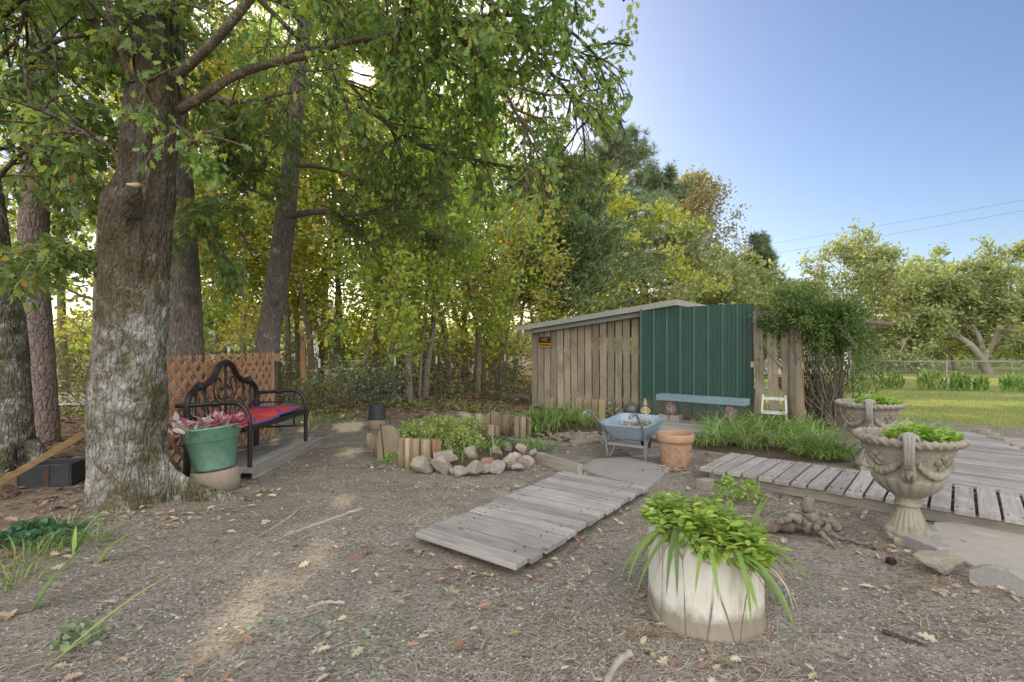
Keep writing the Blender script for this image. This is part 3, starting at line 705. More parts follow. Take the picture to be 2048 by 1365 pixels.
for yy in (Y0, Y1):
    mb = MB()
    ex = .12 if yy == Y0 else 0
    mb.tube(smooth_path([(XB - ex, yy, .80), (XB + .1, yy, .81), (XF - .22, yy, .835), (XF - .10, yy, .81), (XF - .02, yy, .70), (XF, yy, .55), (XF, yy, .30), (XF, yy, .102)], 64), .026, 10)
    am = mb.build('armrest', M['iron'], bn, True)
    mb = MB(); collar(mb, (XB + .33, yy, .826), (1, 0, .04), .028); mb.build('knuckle', M['iron'], am, True)
    mb = MB(); mb.tube([(XB, yy, .66), (XF - .16, yy, .68)], .011, 6); mb.tube([(XF - .17, yy, .83), (XF - .17, yy, .33)], .012, 6)
    mb.tube([(XB, yy, .30), (XF, yy, .33)], .014, 6); mb.build('side_bars', M['iron'], bn, True)
mb = MB(); mb.box(((XB + XF) / 2, Y0 + LB / 2, .545), (.72, LB, .012)); mb.beam((XF, Y0, .535), (XF, Y1, .535), .035, .06); mb.beam((XB, Y0, .535), (XB, Y1, .535), .03, .05)
mb.build('seat', M['iron'], bn, True)

def cushion(mbx, y0, y1, x0, x1, z, tilt, mi, th=.03, n=16):
    u = np.linspace(0, 1, n); a, b = np.meshgrid(u, u)
    x = x0 + (x1 - x0) * a; y = y0 + (y1 - y0) * b
    e = (1 - np.abs(2 * a - 1) ** 6) * (1 - np.abs(2 * b - 1) ** 6)
    zt = z + th * e ** .4 + .012 * np.sin(a * 9 + b * 4) * e + tilt * b
    V = np.r_[np.stack([x, y, zt], -1).reshape(-1, 3), np.stack([x, y, z + tilt * b + 0 * a], -1).reshape(-1, 3)]
    i = np.arange(n - 1)[:, None] * n; j = np.arange(n - 1)[None]
    f = np.stack([i + j, i + j + 1, i + n + j + 1, i + n + j], -1).reshape(-1, 4)
    mbx.add(V[:n * n], f, .5, True, mi); mbx.add(V[n * n:], f[:, ::-1], .5, True, mi)
cu = thing('seat_cushion', 'flat red cushions with blue edges laid on the black bench', 'cushion', (-3.36, 6.5, .555))
for k, (y0, y1, z, tl) in enumerate(((5.76, 6.55, .556, 0.0), (6.40, 7.23, .582, .012))):
    mb = MB(); cushion(mb, y0, y1, -3.66, -3.015, z, tl, 0, .036); pad = mb.build('red_pad', M['cushion_red'], cu, True)
    mb = MB(); fr = [(-3.03, y0 + .05, z + .012), (-3.005, y0 + .3, z + .015), (-3.005, y1 - .3, z + .015 + tl), (-3.03, y1 - .04, z + .016 + tl)]
    mb.tube(smooth_path(fr, 24), .013, 6)
    mb.tube(smooth_path([(-3.03, y1 - .04, z + .02 + tl), (-3.3, y1 - .015, z + .022 + tl), (-3.64, y1 - .03, z + .02 + tl)], 16), .010, 6)
    mb.tube(smooth_path([(-3.06, y0 + .2, z + .04), (-3.25, y0 + .45, z + .05 + tl * .5), (-3.62, y0 + .58, z + .045 + tl * .5)], 18), .009, 6)
    mb.build('blue_edging', M['cushion_blue'], pad, True)

# concrete stump with the faded green pot
pc = np.array([-3.10, 5.22])
mb = MB(); mb.lathe([(.235, -.02), (.232, .08), (.225, .19), (.215, .20), (.0001, .20)], 28, mod=lambda r, z, a: (r * (1 + .025 * np.sin(3 * a + 5 * z) + .012 * np.sin(9 * a)), z + .015 * np.cos(a) * (z > .1)))
solo(mb, 'concrete_pedestal', M['stump_base'], 'rough round concrete pedestal under the green pot', 'pedestal', (pc[0], pc[1], 0), False)
gp = thing('flower_pot', 'faded green plastic pot of pink and white leaves beside the oak', 'plant pot', (pc[0], pc[1], .215))
gp.rotation_euler = (0, -.10, 0); gp.scale = (.94, .94, 1)
MB().lathe([(.185, 0), (.20, .02), (.255, .30), (.272, .305), (.29, .425), (.305, .43), (.305, .445), (.285, .445), (.27, .33), (.26, .30), (.262, .36), (.0001, .38)], 40, mod=lambda r, z, a: (r * (1 + .012 * np.cos(2 * a)), z)).build('pot', M['pot_green'], gp)
mb = MB(); n = 220; a = rng.random(n) * 6.28; r = .27 * np.sqrt(rng.random(n))
base = np.stack([r * np.cos(a), r * np.sin(a), .40 + .10 * rng.random(n)], -1)
clumps = np.array([[-.24, -.12], [.13, -.08], [-.02, .1], [.22, 0], [-.1, -.15]])[rng.integers(0, 5, n)]
base[:, :2] = clumps + rng.normal(0, .06, (n, 2)); D = np.c_[(base[:, :2] * 2.2) + rng.normal(0, .4, (n, 2)), rng.uniform(-.1, .9, n)]
leaves(mb, base, D, rng.uniform(.07, .14, n), T_OVAL, .8, np.clip((base[:, 0] > .08) * -.35 + rng.random(n) * .95, 0, 1))
mb.build('foliage', M['leaf_coleus'], gp)

# leaning board, dark box
a = P(-60, 1000, 5.0); b = P(172, 866, 4.95)
solo(MB().beam(a, b, .03, .062, up=(0, -.3, 1)), 'leaning_board', M['board_yellow'], 'long yellowed board leaning from the ground against the oak', 'board', a, True, bevel=.004)
c = G(108, 968)
mb = MB(); mb.box((0, 0, .12), (.42, .3, .24)); bx = thing('plastic_crate', 'dark plastic box half hidden behind the leaning board', 'box', (c[0], c[1], 0), .25)
mb = MB()
for s in (-1, 1): mb.box((s * .23, 0, .12), (.02, .32, .24)); mb.box((0, s * .15, .12), (.44, .02, .24))
mb.box((0, 0, .01), (.44, .3, .02)); mb.build('tub', M['black_plastic'], bx, bevel=.006)
mb = MB(); mb.box((.02, -.165, .12), (.05, .006, .22)); mb.build('rust_streak', M['rust'], bx)

# ================================================================== FLOWER BED
def halfdisc(label, px, base, w, h, thick, yaw, lean=0, mat='timber_up'):
    p = G(px, base); pts = []
    for t in np.linspace(0, PI, 20): pts.append((w / 2 * math.cos(t), max(0, h - w * .55) + w * .55 * math.sin(t)))
    poly = [(w / 2 * .96, -.05)] + pts + [(-w / 2 * .96, -.05)]
    n = len(poly); v = [(x, -thick / 2, z) for x, z in poly] + [(x, thick / 2, z) for x, z in poly]
    f = [tuple(range(n)), tuple(range(n, 2 * n))[::-1]] + [(i, n + i, n + (i + 1) % n, (i + 1) % n) for i in range(n)]
    mb = MB().add(v, f); o = solo(mb, 'edging_slab', M['stone_brown'], label, 'edging slab', p, False, 'rounded slabs edging the flower bed', bevel=.006)
    o.rotation_euler = (lean, 0, yaw)
    return o
M['stone_brown'] = m_plain('brown_cut_slab', (.34, .27, .18), (.27, .215, .145), 3, .9, .4, 45, stain=(.2, .165, .11))
halfdisc('tall round-topped slab at the left end of the flower bed', 777, 922, .31, .46, .06, -.35, .0)
halfdisc('leaning round slab at the back of the flower bed', 928, 862, .46, .24, .06, .15, -.15)
halfdisc('round slab with an iron rod nearest the shed', 986, 862, .33, .34, .05, .1, .0)
def rod(label, px, base, h, lean=0):
    p = G(px, base); solo(MB().tube([(0, 0, -.05), (lean * .5, 0, h * .5), (lean, 0, h)], .008, 6), 'iron_rod', M['rust'], label, 'rod', p, False, 'iron rods in the flower bed')
rod('iron rod standing in front of the tall round-topped slab', 770, 926, .5, -.06)
rod('short iron rod behind the tall round-topped slab', 782, 900, .42, -.02)
rod('iron rod in front of the slab nearest the shed', 981, 864, .40)
rod('thin pale rod standing behind the flower bed', 995, 850, .36)
def post(px, base, top, w, label, mat='timber_up', square=False, group='short upright timbers edging the flower bed', yaw=0):
    p = G(px, base); h = HEYE + (HY - top) / F * p[1]; r = w / 2 * p[1] / F
    mb = MB()
    if square: mb.box((0, 0, h / 2 - .02), (2 * r, 2 * r, h + .04), np.array(Matrix.Rotation(yaw, 3, 'Z')))
    else:
        mb.lathe([(r, -.05), (r, h * .5), (r * .98, h - .01), (r * .9, h), (.0001, h + .003)], 16, mod=lambda rr, z, a: (rr * (1 + .05 * np.cos(2 * a + px) + .02 * np.sin(7 * a)), z))
    return solo(mb, 'edging_post', M[mat], label, 'timber post', p, False, group)
post(740, 895, 868, 13, 'left most of three short posts left of the round-topped slab')
post(747, 908, 872, 12, 'middle of three short posts left of the round-topped slab')
post(755, 915, 876, 13, 'short post touching the round-topped slab on its left')
post(804, 935, 876, 18, 'left log in the row of pale upright logs')
post(817, 938, 877, 15, 'narrow white-streaked log second in the row of pale upright logs')
post(831, 940, 878, 20, 'thick log third in the row of pale upright logs')
post(851, 941, 879, 21, 'brown log at the right end of the row of pale upright logs')
post(872, 928, 880, 17, 'reddish split post right of the pale upright logs', 'timber_red', True, yaw=.3)
post(957, 862, 828, 15, 'short log just behind the leaning round slab')
post(968, 880, 851, 13, 'left log of the pair beside the jug')
post(981, 882, 850, 15, 'middle log beside the jug')
post(993, 880, 852, 12, 'right log beside the jug')
post(1012, 872, 830, 19, 'pale log right of the slab nearest the shed')
post(1034, 880, 834, 14, 'left post of the trio by the lily clump')
post(1046, 881, 834, 13, 'middle post of the trio by the lily clump')
post(1057, 879, 836, 12, 'right post of the trio by the lily clump')
post(1103, 832, 797, 10, 'left most of the short posts before the shed slats')
post(1132, 834, 800, 9, 'thin short post before the shed slats')
post(1157, 838, 797, 13, 'square short post third before the shed slats', square=True)
post(1174, 842, 799, 16, 'brown short post fourth before the shed slats', square=True)
post(1189, 846, 800, 13, 'short post fifth before the shed slats', square=True)
post(1203, 850, 799, 12, 'right most of the short posts before the shed slats', square=True)
p = G(886, 938)
solo(MB().box((0, 0, .06), (.24, .1, .13), np.array(Matrix.Rotation(.28, 3, 'Z')) @ np.array(Matrix.Rotation(-.1, 3, 'Y'))), 'timber_block', M['grey_timber'], 'grey timber block propped on the rocks of the flower bed', 'block', (p[0], p[1], .085), False, bevel=.006)

def rock_mesh(sz, seed, flat=6):
    import bmesh
    r = np.random.default_rng(seed); bm = bmesh.new(); bmesh.ops.create_icosphere(bm, subdivisions=3, radius=1)
    v = np.array([x.co[:] for x in bm.verts]); f = [tuple(q.index for q in fc.verts) for fc in bm.faces]; bm.free()
    nrm = unit(r.normal(size=(flat + 5, 3))); d = r.uniform(.38, .78, len(nrm))
    for n_, dd in zip(nrm, d):
        e = v @ n_; v = v - np.where(e > dd, (e - dd) * .92, 0)[:, None] * n_
    nz = np.array([mnoise.noise(Vector(q * 2.2) + Vector((seed, 0, 0))) + .4 * mnoise.noise(Vector(q * 6) + Vector((0, seed, 0))) for q in v])
    return v * (1 + .10 * nz)[:, None] * np.array(sz), f
def rock(name, label, c, sz, seed, mat='stone', group=None, sink=.25, rz=0, cat='rock'):
    v, f = rock_mesh(sz, seed); mb = MB().add(v, f, smooth=False)
    o = solo(mb, name, M[mat], label, cat, (c[0], c[1], c[2] + sz[2] * (1 - sink)), False, group, rz=rz); return o
RK = [(843, 952, 24, 'stone', 'mossy rock at the left end of the rock border'), (863, 945, 17, 'stone_red', 'reddish rock leaning under the split post'),
      (887, 953, 25, 'stone', 'broad flat-faced pale rock in the rock border'), (905, 935, 17, 'stone_pale', 'small pale rock just right of the timber block'),
      (921, 957, 20, 'stone', 'square-faced rock fourth from the left in the border'), (948, 958, 25, 'stone', 'biggest mossy rock in the middle of the border'),
      (944, 930, 17, 'stone', 'dark rock in the upper row behind the biggest one'), (970, 952, 16, 'stone', 'brown rock right of the biggest border rock'),
      (977, 937, 14, 'stone_red', 'tilted red-brown rock in the upper row'), (996, 951, 18, 'slab', 'purple-grey rock with a pointed top'),
      (1016, 944, 20, 'stone_pale', 'white quartz rock in the right part of the border'), (1030, 932, 16, 'stone_pale', 'pink-white rock in the upper right of the border'),
      (1034, 945, 14, 'slab', 'small grey rock low at the right of the border'), (1053, 936, 17, 'stone_pale', 'white rock at the right end of the border'),
      (1043, 917, 13, 'stone_pale', 'small pale rock topmost at the right of the border'), (1014, 913, 14, 'stone', 'brown rock under the lily blades'),
      (962, 918, 16, 'stone', 'grey rock half under the lily blades'), (990, 922, 13, 'stone', 'small rock between the lily clumps'), (1065, 922, 11, 'stone', 'tiny brown rock beyond the border end'),
      (905, 955, 10, 'stone', 'tiny rock wedged low between two pale rocks')]
for k, (px, by, r, mt, lb) in enumerate(RK):
    c = G(px, by); s = r * c[1] / F * 1.06; z = .0 if by > 930 else .05
    rock('border_rock', lb, (c[0], c[1] + s * .6, z), (s * rng.uniform(1., 1.2), s * .85, s * rng.uniform(.8, 1.)), 10 + k, mt, 'rocks edging the flower bed', rz=rng.random() * .6)
# soil heap of the bed
def mound(label, cx, cy, rx, ry, h, rz=0, mat='soil'):
    mb = MB(); mb.lathe([(1, -.06), (.9, .35 * h), (.7, .7 * h), (.4, .95 * h), (.0001, h)], 40, mod=lambda r, z, a: (r * (1 + .09 * np.sin(3 * a + cx) + .05 * np.sin(7 * a)) , z + .012 * np.sin(5 * a + r * 9)))
    mb.xform(Matrix.Diagonal((rx, ry, 1, 1)))
    return tag(mb.build('soil_bed', M[mat], None, False, (cx, cy, 0), rz), None, None, kind='structure')
mound('soil', -.72, 7.05, .95, .95, .17)
mound('soil', .95, 8.8, 1.0, .8, .16, -.5)
mound('soil', 3.5, 7.6, 1.55, 1.0, .10, -.6)
# jug
p = G(963, 880)
jg = thing('stoneware_jug', 'mossy stoneware jug lying with its dark mouth forward in the flower bed', 'jug', (p[0], p[1], .10))
mb = MB(); mb.lathe([(.03, -.13), (.09, -.12), (.11, -.05), (.105, .03), (.07, .075), (.05, .09), (.058, .12), (.045, .12), (.036, .08), (.0001, .0)], 24)
mb.xform(Matrix.Rotation(.35, 4, 'Z') @ Matrix.Rotation(1.35, 4, 'X')); mb.build('body', M['jug'], jg)
mb = MB(); mb.tube(smooth_path([(-.02, -.08, .04), (0, -.07, .12), (.02, .02, .13), (.02, .05, .09)], 20), .012, 8); mb.build('handle', M['jug'], jg)

# plants
def lily(label, cx, cy, n, rad, Lr, wid=.014, z=0.1, group='daylily clumps', spread=1.0, name='daylily_clump', mat='leaf_lily', a1=(1.5, 2.9)):
    mb = MB(); a = rng.random(n) * 6.28; r = rad * np.sqrt(rng.random(n)) * .8
    Pn = np.stack([r * np.cos(a), r * np.sin(a), np.full(n, z - .03)], -1)
    blades(mb, Pn, a + rng.normal(0, .7, n), rng.uniform(Lr[0], Lr[1], n), rng.uniform(.7, 1.25, n) * wid, rng.uniform(.05, .65, n) * spread, rng.uniform(a1[0], a1[1], n), 8, pw=1.0)
    return solo(mb, name, M[mat], label, 'plant', (cx, cy, 0), False, group)
LL = 'grassy green daylily clump in the bed before the shed slats'
for (px, py, n) in ((1062, 862, 80), (1095, 855, 90), (1130, 860, 90), (1168, 868, 80), (1110, 872, 70), (1080, 876, 50), (1150, 852, 60), (1040, 868, 40)):
    c = G(px, py); lily(LL, c[0], c[1], n, .17, (.35, .62), .017, .13)
LR = 'arching green daylily clump in the bed between the two boardwalks'
for (px, py, n, L) in ((1440, 898, 80, .6), (1480, 890, 100, .7), (1530, 880, 110, .7), (1580, 885, 110, .65), (1625, 900, 100, .6), (1500, 905, 90, .6), (1555, 905, 100, .6), (1600, 915, 90, .55), (1650, 915, 90, .55), (1680, 925, 80, .5), (1430, 880, 60, .6), (1470, 870, 80, .7), (1520, 865, 80, .7), (1570, 865, 80, .65), (1620, 880, 80, .6), (1400, 898, 30, .4), (1640, 925, 70, .45)):
    c = G(px, py); lily(LR, c[0], c[1], n, .2, (L * .6, L), .016, .09)
lily('tuft of daylily blades rising by the jug', *G(985, 915)[:2], 60, .13, (.22, .45), .016, .1)
lily('small daylily tuft at the right end of the rock border', *G(1068, 905)[:2], 50, .13, (.2, .4), .014, .08)
lily('thin grassy tuft spilling over the bed timber', *G(1100, 905)[:2], 30, .13, (.2, .36), .01, .05)
lily('yellowing daylily tuft at the front of the bed', *G(925, 930)[:2], 26, .10, (.2, .4), .016, .1)
lily('grass tuft beyond the far end of the bench platform', *G(612, 850)[:2], 70, .2, (.2, .45), .009, .02)
lily('grass tuft between the bench and the shrub', *G(650, 845)[:2], 50, .25, (.2, .4), .008, .02)
def leafy(label, name, cx, cy, pts, size, T, mat, group=None, nup=.8, zdir=.6, z0=0):
    mb = MB(); n = len(pts); leaves(mb, pts, rdirs(n, zdir), rng.uniform(size * .6, size * 1.2, n), T, nup)
    return solo(mb, name, M[mat], label, 'plant', (cx, cy, z0), False, group)
def dome(n, rx, ry, h, z0=.0, thick=.35):
    a = rng.random(n) * 6.28; r = np.sqrt(rng.random(n)); x = rx * r * np.cos(a); y = ry * r * np.sin(a)
    top = h * (1 - r ** 2.5) * (1 + .35 * vnoise(x * 3 + rx, y * 3, .22)); return np.stack([x, y, z0 + top * (1 - thick * rng.random(n))], -1)
for (px, py, n, rx, h) in ((845, 905, 1500, .42, .24), (905, 900, 1700, .45, .30), (880, 880, 1300, .45, .26), (930, 915, 800, .28, .26), (830, 882, 800, .3, .18), (945, 880, 500, .25, .22)):
    c = G(px, py); leafy('yellow-green mounded ground cover filling the flower bed', 'ground_cover_plant', c[0], c[1], dome(n, rx, rx, h, .12), .05, T_OVAL, 'leaf_sedum', 'ground cover mounds in the flower bed')
c = G(1228, 838); leafy('grey-green weed against the shed slats', 'weed', c[0], c[1], dome(160, .25, .2, .3, .02), .07, T_OVAL, 'leaf_shrub')
for (px, py, l) in ((785, 926, 'small weed at the foot of the round-topped slab'), (1455, 1000, 'leafy weed between the stump planter and the boardwalk'), (1500, 1005, 'taller weed right behind the stump planter')):
    c = G(px, py); leafy(l, 'weed', c[0], c[1], dome(120 if px < 1000 else 200, .12, .12, .12 if px < 1000 else .2, .01), .045, T_OVAL, 'leaf_bright', nup=.6)
# mulch of broken bark in front of the second bed
c = G(1160, 880); n = 420; mb = MB()
xy = rng.normal(0, 1, (n, 2)) * [.30, .16]
for q in xy:
    mb.box((q[0], q[1], .03 + .06 * rng.random()), (.05 * rng.uniform(.5, 1.5), .03, .02), np.array(Matrix.Rotation(rng.random() * 6, 3, 'Z')) @ np.array(Matrix.Rotation(rng.normal(0, .5), 3, 'X')))
tag(mb.build('bark_mulch', M['twig'], None, False, (c[0], c[1], 0), -.3), kind='stuff')
# upturned pot on a stump
p = G(754, 860)
solo(MB().lathe([(.15, -.03), (.145, .1), (.14, .19), (.0001, .195)], 20, mod=lambda r, z, a: (r * (1 + .05 * np.sin(3 * a)), z)), 'tree_stump', M['stump_base'], 'short pale stump under the upturned black pot', 'stump', (p[0], p[1], 0), False)
up = thing('flower_pot', 'upturned black plastic pot on a short stump before the shrub', 'plant pot', (p[0], p[1], .195))
MB().lathe([(.155, 0), (.16, .012), (.15, .03), (.148, .05), (.135, .26), (.125, .275), (.0001, .275)], 28).build('pot', M['black_plastic'], up)

# ================================================================== WHEELBARROW AND TERRACOTTA POT
wb = thing('wheelbarrow', 'blue-grey wheelbarrow holding dry twigs in front of the shed deck', 'wheelbarrow', (1.485, 6.525, 0), math.atan2(.83, .56))
# local x forward (away from the handles), y to the left
def rrect(cx, hx, hy, r, n=6):
    pts = []
    for (sx, sy, a0) in ((1, 1, 0), (-1, 1, PI / 2), (-1, -1, PI), (1, -1, 1.5 * PI)):
        for t in np.linspace(0, PI / 2, n): pts.append((cx + sx * (hx - r) + r * math.cos(a0 + t), sy * (hy - r) + r * math.sin(a0 + t)))
    return np.array(pts)
L = []
for (cx, hx, hy, r, z) in ((.26, .43, .335, .12, .475), (.26, .43, .335, .12, .495), (.26, .41, .315, .12, .495), (.26, .40, .305, .12, .47), (.30, .30, .23, .10, .29), (.30, .27, .2, .09, .27)):
    q = rrect(cx, hx, hy, r); L.append(np.c_[q, np.full(len(q), z + .05 * (q[:, 0] - .26) * (z > .3))])
k = len(L[0]); V_ = np.concatenate(L); f = []
for a in range(len(L) - 1):
    for b in range(k): f.append((a * k + b, a * k + (b + 1) % k, (a + 1) * k + (b + 1) % k, (a + 1) * k + b))
f.append(tuple((len(L) - 1) * k + b for b in range(k)))
mb = MB().add(V_, [q[::-1] for q in f], smooth=False)
Lo = [np.c_[rrect(.26, .43, .335, .12), np.full(k, .475)], np.c_[rrect(.26, .412, .317, .12), np.full(k, .455)], np.c_[rrect(.30, .312, .242, .10), np.full(k, .275)], np.c_[rrect(.30, .28, .21, .09), np.full(k, .255)]]
Lo[0][:, 2] += .05 * (Lo[0][:, 0] - .26); Lo[1][:, 2] += .05 * (Lo[1][:, 0] - .26)
f2 = []
for a in range(3):
    for b in range(k): f2.append((a * k + b, a * k + (b + 1) % k, (a + 1) * k + (b + 1) % k, (a + 1) * k + b))
f2.append(tuple(3 * k + b for b in range(k))); mb.add(np.concatenate(Lo), f2)
mb.build('tray', M['barrow'], wb)
for s in (1, -1):
    mb = MB(); mb.tube(smooth_path([(-.62, s * .30, .655), (-.50, s * .30, .67), (-.43, s * .30, .655), (-.30, s * .29, .56), (-.12, s * .28, .43), (0.0, s * .265, .30)], 40), .016, 8); hd = mb.build('handle', M['barrow_tube'], wb)
    mb = MB(); mb.tube([(-.64, s * .30, .652), (-.60, s * .30, .658), (-.52, s * .30, .67)], .021, 8); mb.build('grip', M['barrow_tube'], hd)
    mb = MB(); mb.tube(smooth_path([(-.13, s * .28, .44), (-.04, s * .27, .30), (-.01, s * .262, .10), (.01, s * .26, .018), (.06, s * .25, .0165), (.14, s * .23, .09), (.24, s * .20, .255)], 40), .015, 8); mb.build('leg', M['barrow_tube'], wb)
mb = MB(); mb.beam((-.0, -.265, .19), (-.0, .265, .19), .012, .035); mb.build('cross_brace', M['barrow_tube'], wb)
mb = MB()
for s in (1, -1): mb.tube([(.0, s * .265, .28), (.5, s * .10, .23), (.80, s * .05, .165)], .014, 8)
mb.build('fork', M['barrow_tube'], wb)
mb = MB(); th = np.linspace(0, 2 * PI, 33)
mb.tube([(.80 + .13 * math.cos(t), 0, .17 + .13 * math.sin(t)) for t in th], .04, 10, caps=False); wh = mb.build('wheel', M['rubber'], wb)
mb = MB(); mb.lathe([(.095, -.02), (.095, .02), (.0001, .02)], 20); mb.xform(Matrix.Translation((.80, 0, .17)) @ Matrix.Rotation(PI / 2, 4, 'X')); mb.build('rim', M['barrow'], wh)
tw = thing('twig_heap', 'heap of dry twigs and stalks lying in the wheelbarrow', 'twigs', (1.485, 6.525, .29), math.atan2(.83, .56))
mb = MB()
for k in range(190):
    a = np.array([rng.uniform(.0, .5), rng.uniform(-.24, .10), .0 + .13 * rng.random()]); d = unit(np.array([rng.normal(0, 1), rng.normal(0, 1), rng.uniform(-.1, .55)])); Lg = rng.uniform(.08, .28)
    b = a + d * Lg; b[0] = np.clip(b[0], -.1, .62); b[1] = np.clip(b[1], -.28, .28)
    mb.tube([a, (a + b) / 2 + rng.normal(0, .012, 3), b], rng.uniform(.002, .0055), 4)
mb.build('twigs', M['twig'], tw)
mb = MB(); leaves(mb, np.c_[rng.uniform(.02, .5, 60), rng.uniform(-.25, .15, 60), rng.uniform(.05, .17, 60)], rdirs(60), rng.uniform(.04, .08, 60), T_OVAL); mb.build('dry_leaves', M['litter'], tw)

tp = thing('terracotta_pot', 'empty terracotta pot with a thick rim beside the wheelbarrow', 'plant pot', (2.03, 6.22, 0))
MB().lathe([(.165, .0), (.172, .02), (.197, .28), (.20, .30), (.223, .31), (.229, .33), (.228, .39), (.218, .405), (.20, .405), (.192, .39), (.19, .30), (.165, .06), (.0001, .05)], 44, mod=lambda r, z, a: (r * (1 + .006 * np.sin(4 * a)), z)).build('pot', M['terracotta'], tp)
for a0 in (-2.6, -1.7, -.9, -.2, .8, 2):
    pts = []
    for t in np.linspace(0, 1, 12): a = a0 + .3 * t + .1 * math.sin(6 * t); z = .24 - .19 * t; r = .176 + .075 * z; pts.append((r * math.cos(a), r * math.sin(a), z))
    MB().tube(pts, np.interp(np.linspace(0, 1, 12), [0, .5, 1], [.012, .008, .003]), 6).build('relief', M['terracotta'], tp)

# ================================================================== URNS
ur = thing('garden_urn', 'nearer mossy concrete urn with bright green plants, at the pad corner', 'urn', (3.03, 3.83, 0), -math.atan2(3.03, 3.83) + .02)
prof = [(.18, .05), (.185, .075), (.165, .10), (.142, .15), (.117, .205), (.093, .255), (.088, .27), (.106, .278), (.108, .295), (.094, .305), (.098, .33), (.112, .345), (.15, .365), (.20, .395), (.245, .43), (.272, .465), (.283, .495), (.268, .512), (.272, .53), (.300, .60), (.335, .675), (.364, .735), (.385, .752), (.412, .760), (.430, .775), (.437, .792), (.430, .810), (.405, .818), (.385, .805), (.372, .77), (.35, .70), (.31, .64)]
prof = [(np.interp(t, np.linspace(0, 1, len(prof)), [q[0] for q in prof]), np.interp(t, np.linspace(0, 1, len(prof)), [q[1] for q in prof])) for t in np.linspace(0, 1, 94)]
def umod(r, z, a):
    outer = (np.arange(len(prof)) < 81)[:, None]
    fl = sstep(.09, .11, z) * (1 - sstep(.23, .26, z)) * outer
    gd = sstep(.35, .40, z) * (1 - sstep(.49, .508, z)) * outer
    rm = sstep(.752, .765, z) * (r > .38)
    r = r * (1 - fl * .07 * (np.cos(20 * a) > 0) * np.abs(np.cos(20 * a)) ** .5) * (1 + gd * (.085 * np.abs(np.cos(9 * a)) - .05))
    r = r * (1 + rm * .022 * np.sin(34 * a + z * 90)) * (1 + .006 * np.sin(3 * a))
    z = z + rm * .006 * np.sin(34 * a + 1.3)
    return r, z
MB().lathe(prof, 144, mod=umod, rnd=.5).build('bowl', M['concrete'], ur)
mb = MB(); mb.lathe([(.22, -.03), (.225, .045), (.19, .055)], 4, smooth=False, capt=True); mb.xform(Matrix.Rotation(PI / 4 + .3, 4, 'Z')); mb.build('plinth', M['concrete'], ur, bevel=.008)
for q in (-1, 1):
    mb = MB()
    for off in (-.022, 0, .022):
        mb.tube(smooth_path([(off * 1.6, q * .36, .80), (off * 1.5, q * .405, .842), (off * 1.3, q * .455, .84), (off * 1.1, q * .475, .79), (off, q * .455, .72), (off, q * .42, .66), (off * .9, q * .37, .61)], 36), np.interp(np.linspace(0, 1, 37), [0, .3, .7, 1], [.018, .022, .019, .016]), 8)
    mb.tube(smooth_path([(-.075, q * .385, .80), (-.055, q * .43, .845), (0, q * .45, .865), (.055, q * .43, .845), (.075, q * .385, .80)], 24), .016, 8)
    h = mb.build('handle', M['rim'], ur)
    mb = MB()
    v, f = rock_mesh((.058, .05, .075), 5); mb.add(v + [0, q * .345, .585], f, smooth=True)
    for dx in (-.03, 0, .03): mb.tube([(dx, q * .345, .62), (dx * 1.3, q * .33, .55), (dx * .7, q * .305, .495)], [.02, .022, .006], 8)
    mb.build('mask_ornament', M['concrete'], h)
mb = MB()
for k in range(4):
    a0 = PI / 2 + k * PI / 2
    pts = []; rr = []
    for t in np.linspace(.12, .88, 30):
        a = a0 + t * PI / 2; z = .69 - .14 * math.sin(t * PI); r = np.interp(z, [.51, .53, .60, .675, .735], [.268, .272, .300, .335, .364]) + .012
        pts.append((r * math.cos(a), r * math.sin(a), z)); rr.append(.012 + .022 * math.sin(t * PI) ** .7 * (1 + .18 * math.sin(t * 60)))
    mb.tube(pts, rr, 9)
    for t, zz in ((.5, .62), (.42, .655), (.58, .655), (.5, .69)):
        a = a0 + t * PI / 2; r = np.interp(zz, [.51, .60, .675, .735], [.268, .300, .335, .364]) + .008
        v, f = rock_mesh((.03, .03, .034), 3 + k); mb.add(v + [r * math.cos(a), r * math.sin(a), zz], f, smooth=True)
mb.build('garland', M['concrete'], ur)
MB().lathe([(.36, .735), (.2, .755), (.0001, .76)], 24, capb=False).build('soil', M['soil'], ur)
def fernlike(n, rx, h, off=(0, 0)):
    mb = MB()
    for k in range(n):
        a = rng.random() * 6.28; r = rx * math.sqrt(rng.random()); b = np.array([off[0] + r * math.cos(a), off[1] + r * math.sin(a) * .8, .75])
        hh = h * (1 - (r / rx) ** 2 * .6) * rng.uniform(.5, 1.1); tip = b + np.array([math.cos(a) * .05 * rng.random(), math.sin(a) * .05, hh])
        m = 9; t = np.linspace(.3, 1, m)[:, None]
        Pn = b + (tip - b) * t; az = np.arange(m) * 2.4 + rng.random() * 6; D = np.c_[np.cos(az), np.sin(az), np.full(m, .45)]
        leaves(mb, Pn, D, rng.uniform(.035, .07, m), T_OVAL, 1.5)
    return mb
fernlike(120, .25, .17, (.11, .05)).build('foliage', M['leaf_bright'], ur)
ur.scale = (.80, .80, 1.0)
ur2 = dup(ur, (4.30, 6.02, 0), -math.atan2(4.3, 6.0), 'farther mossy concrete urn standing beyond the boardwalk')

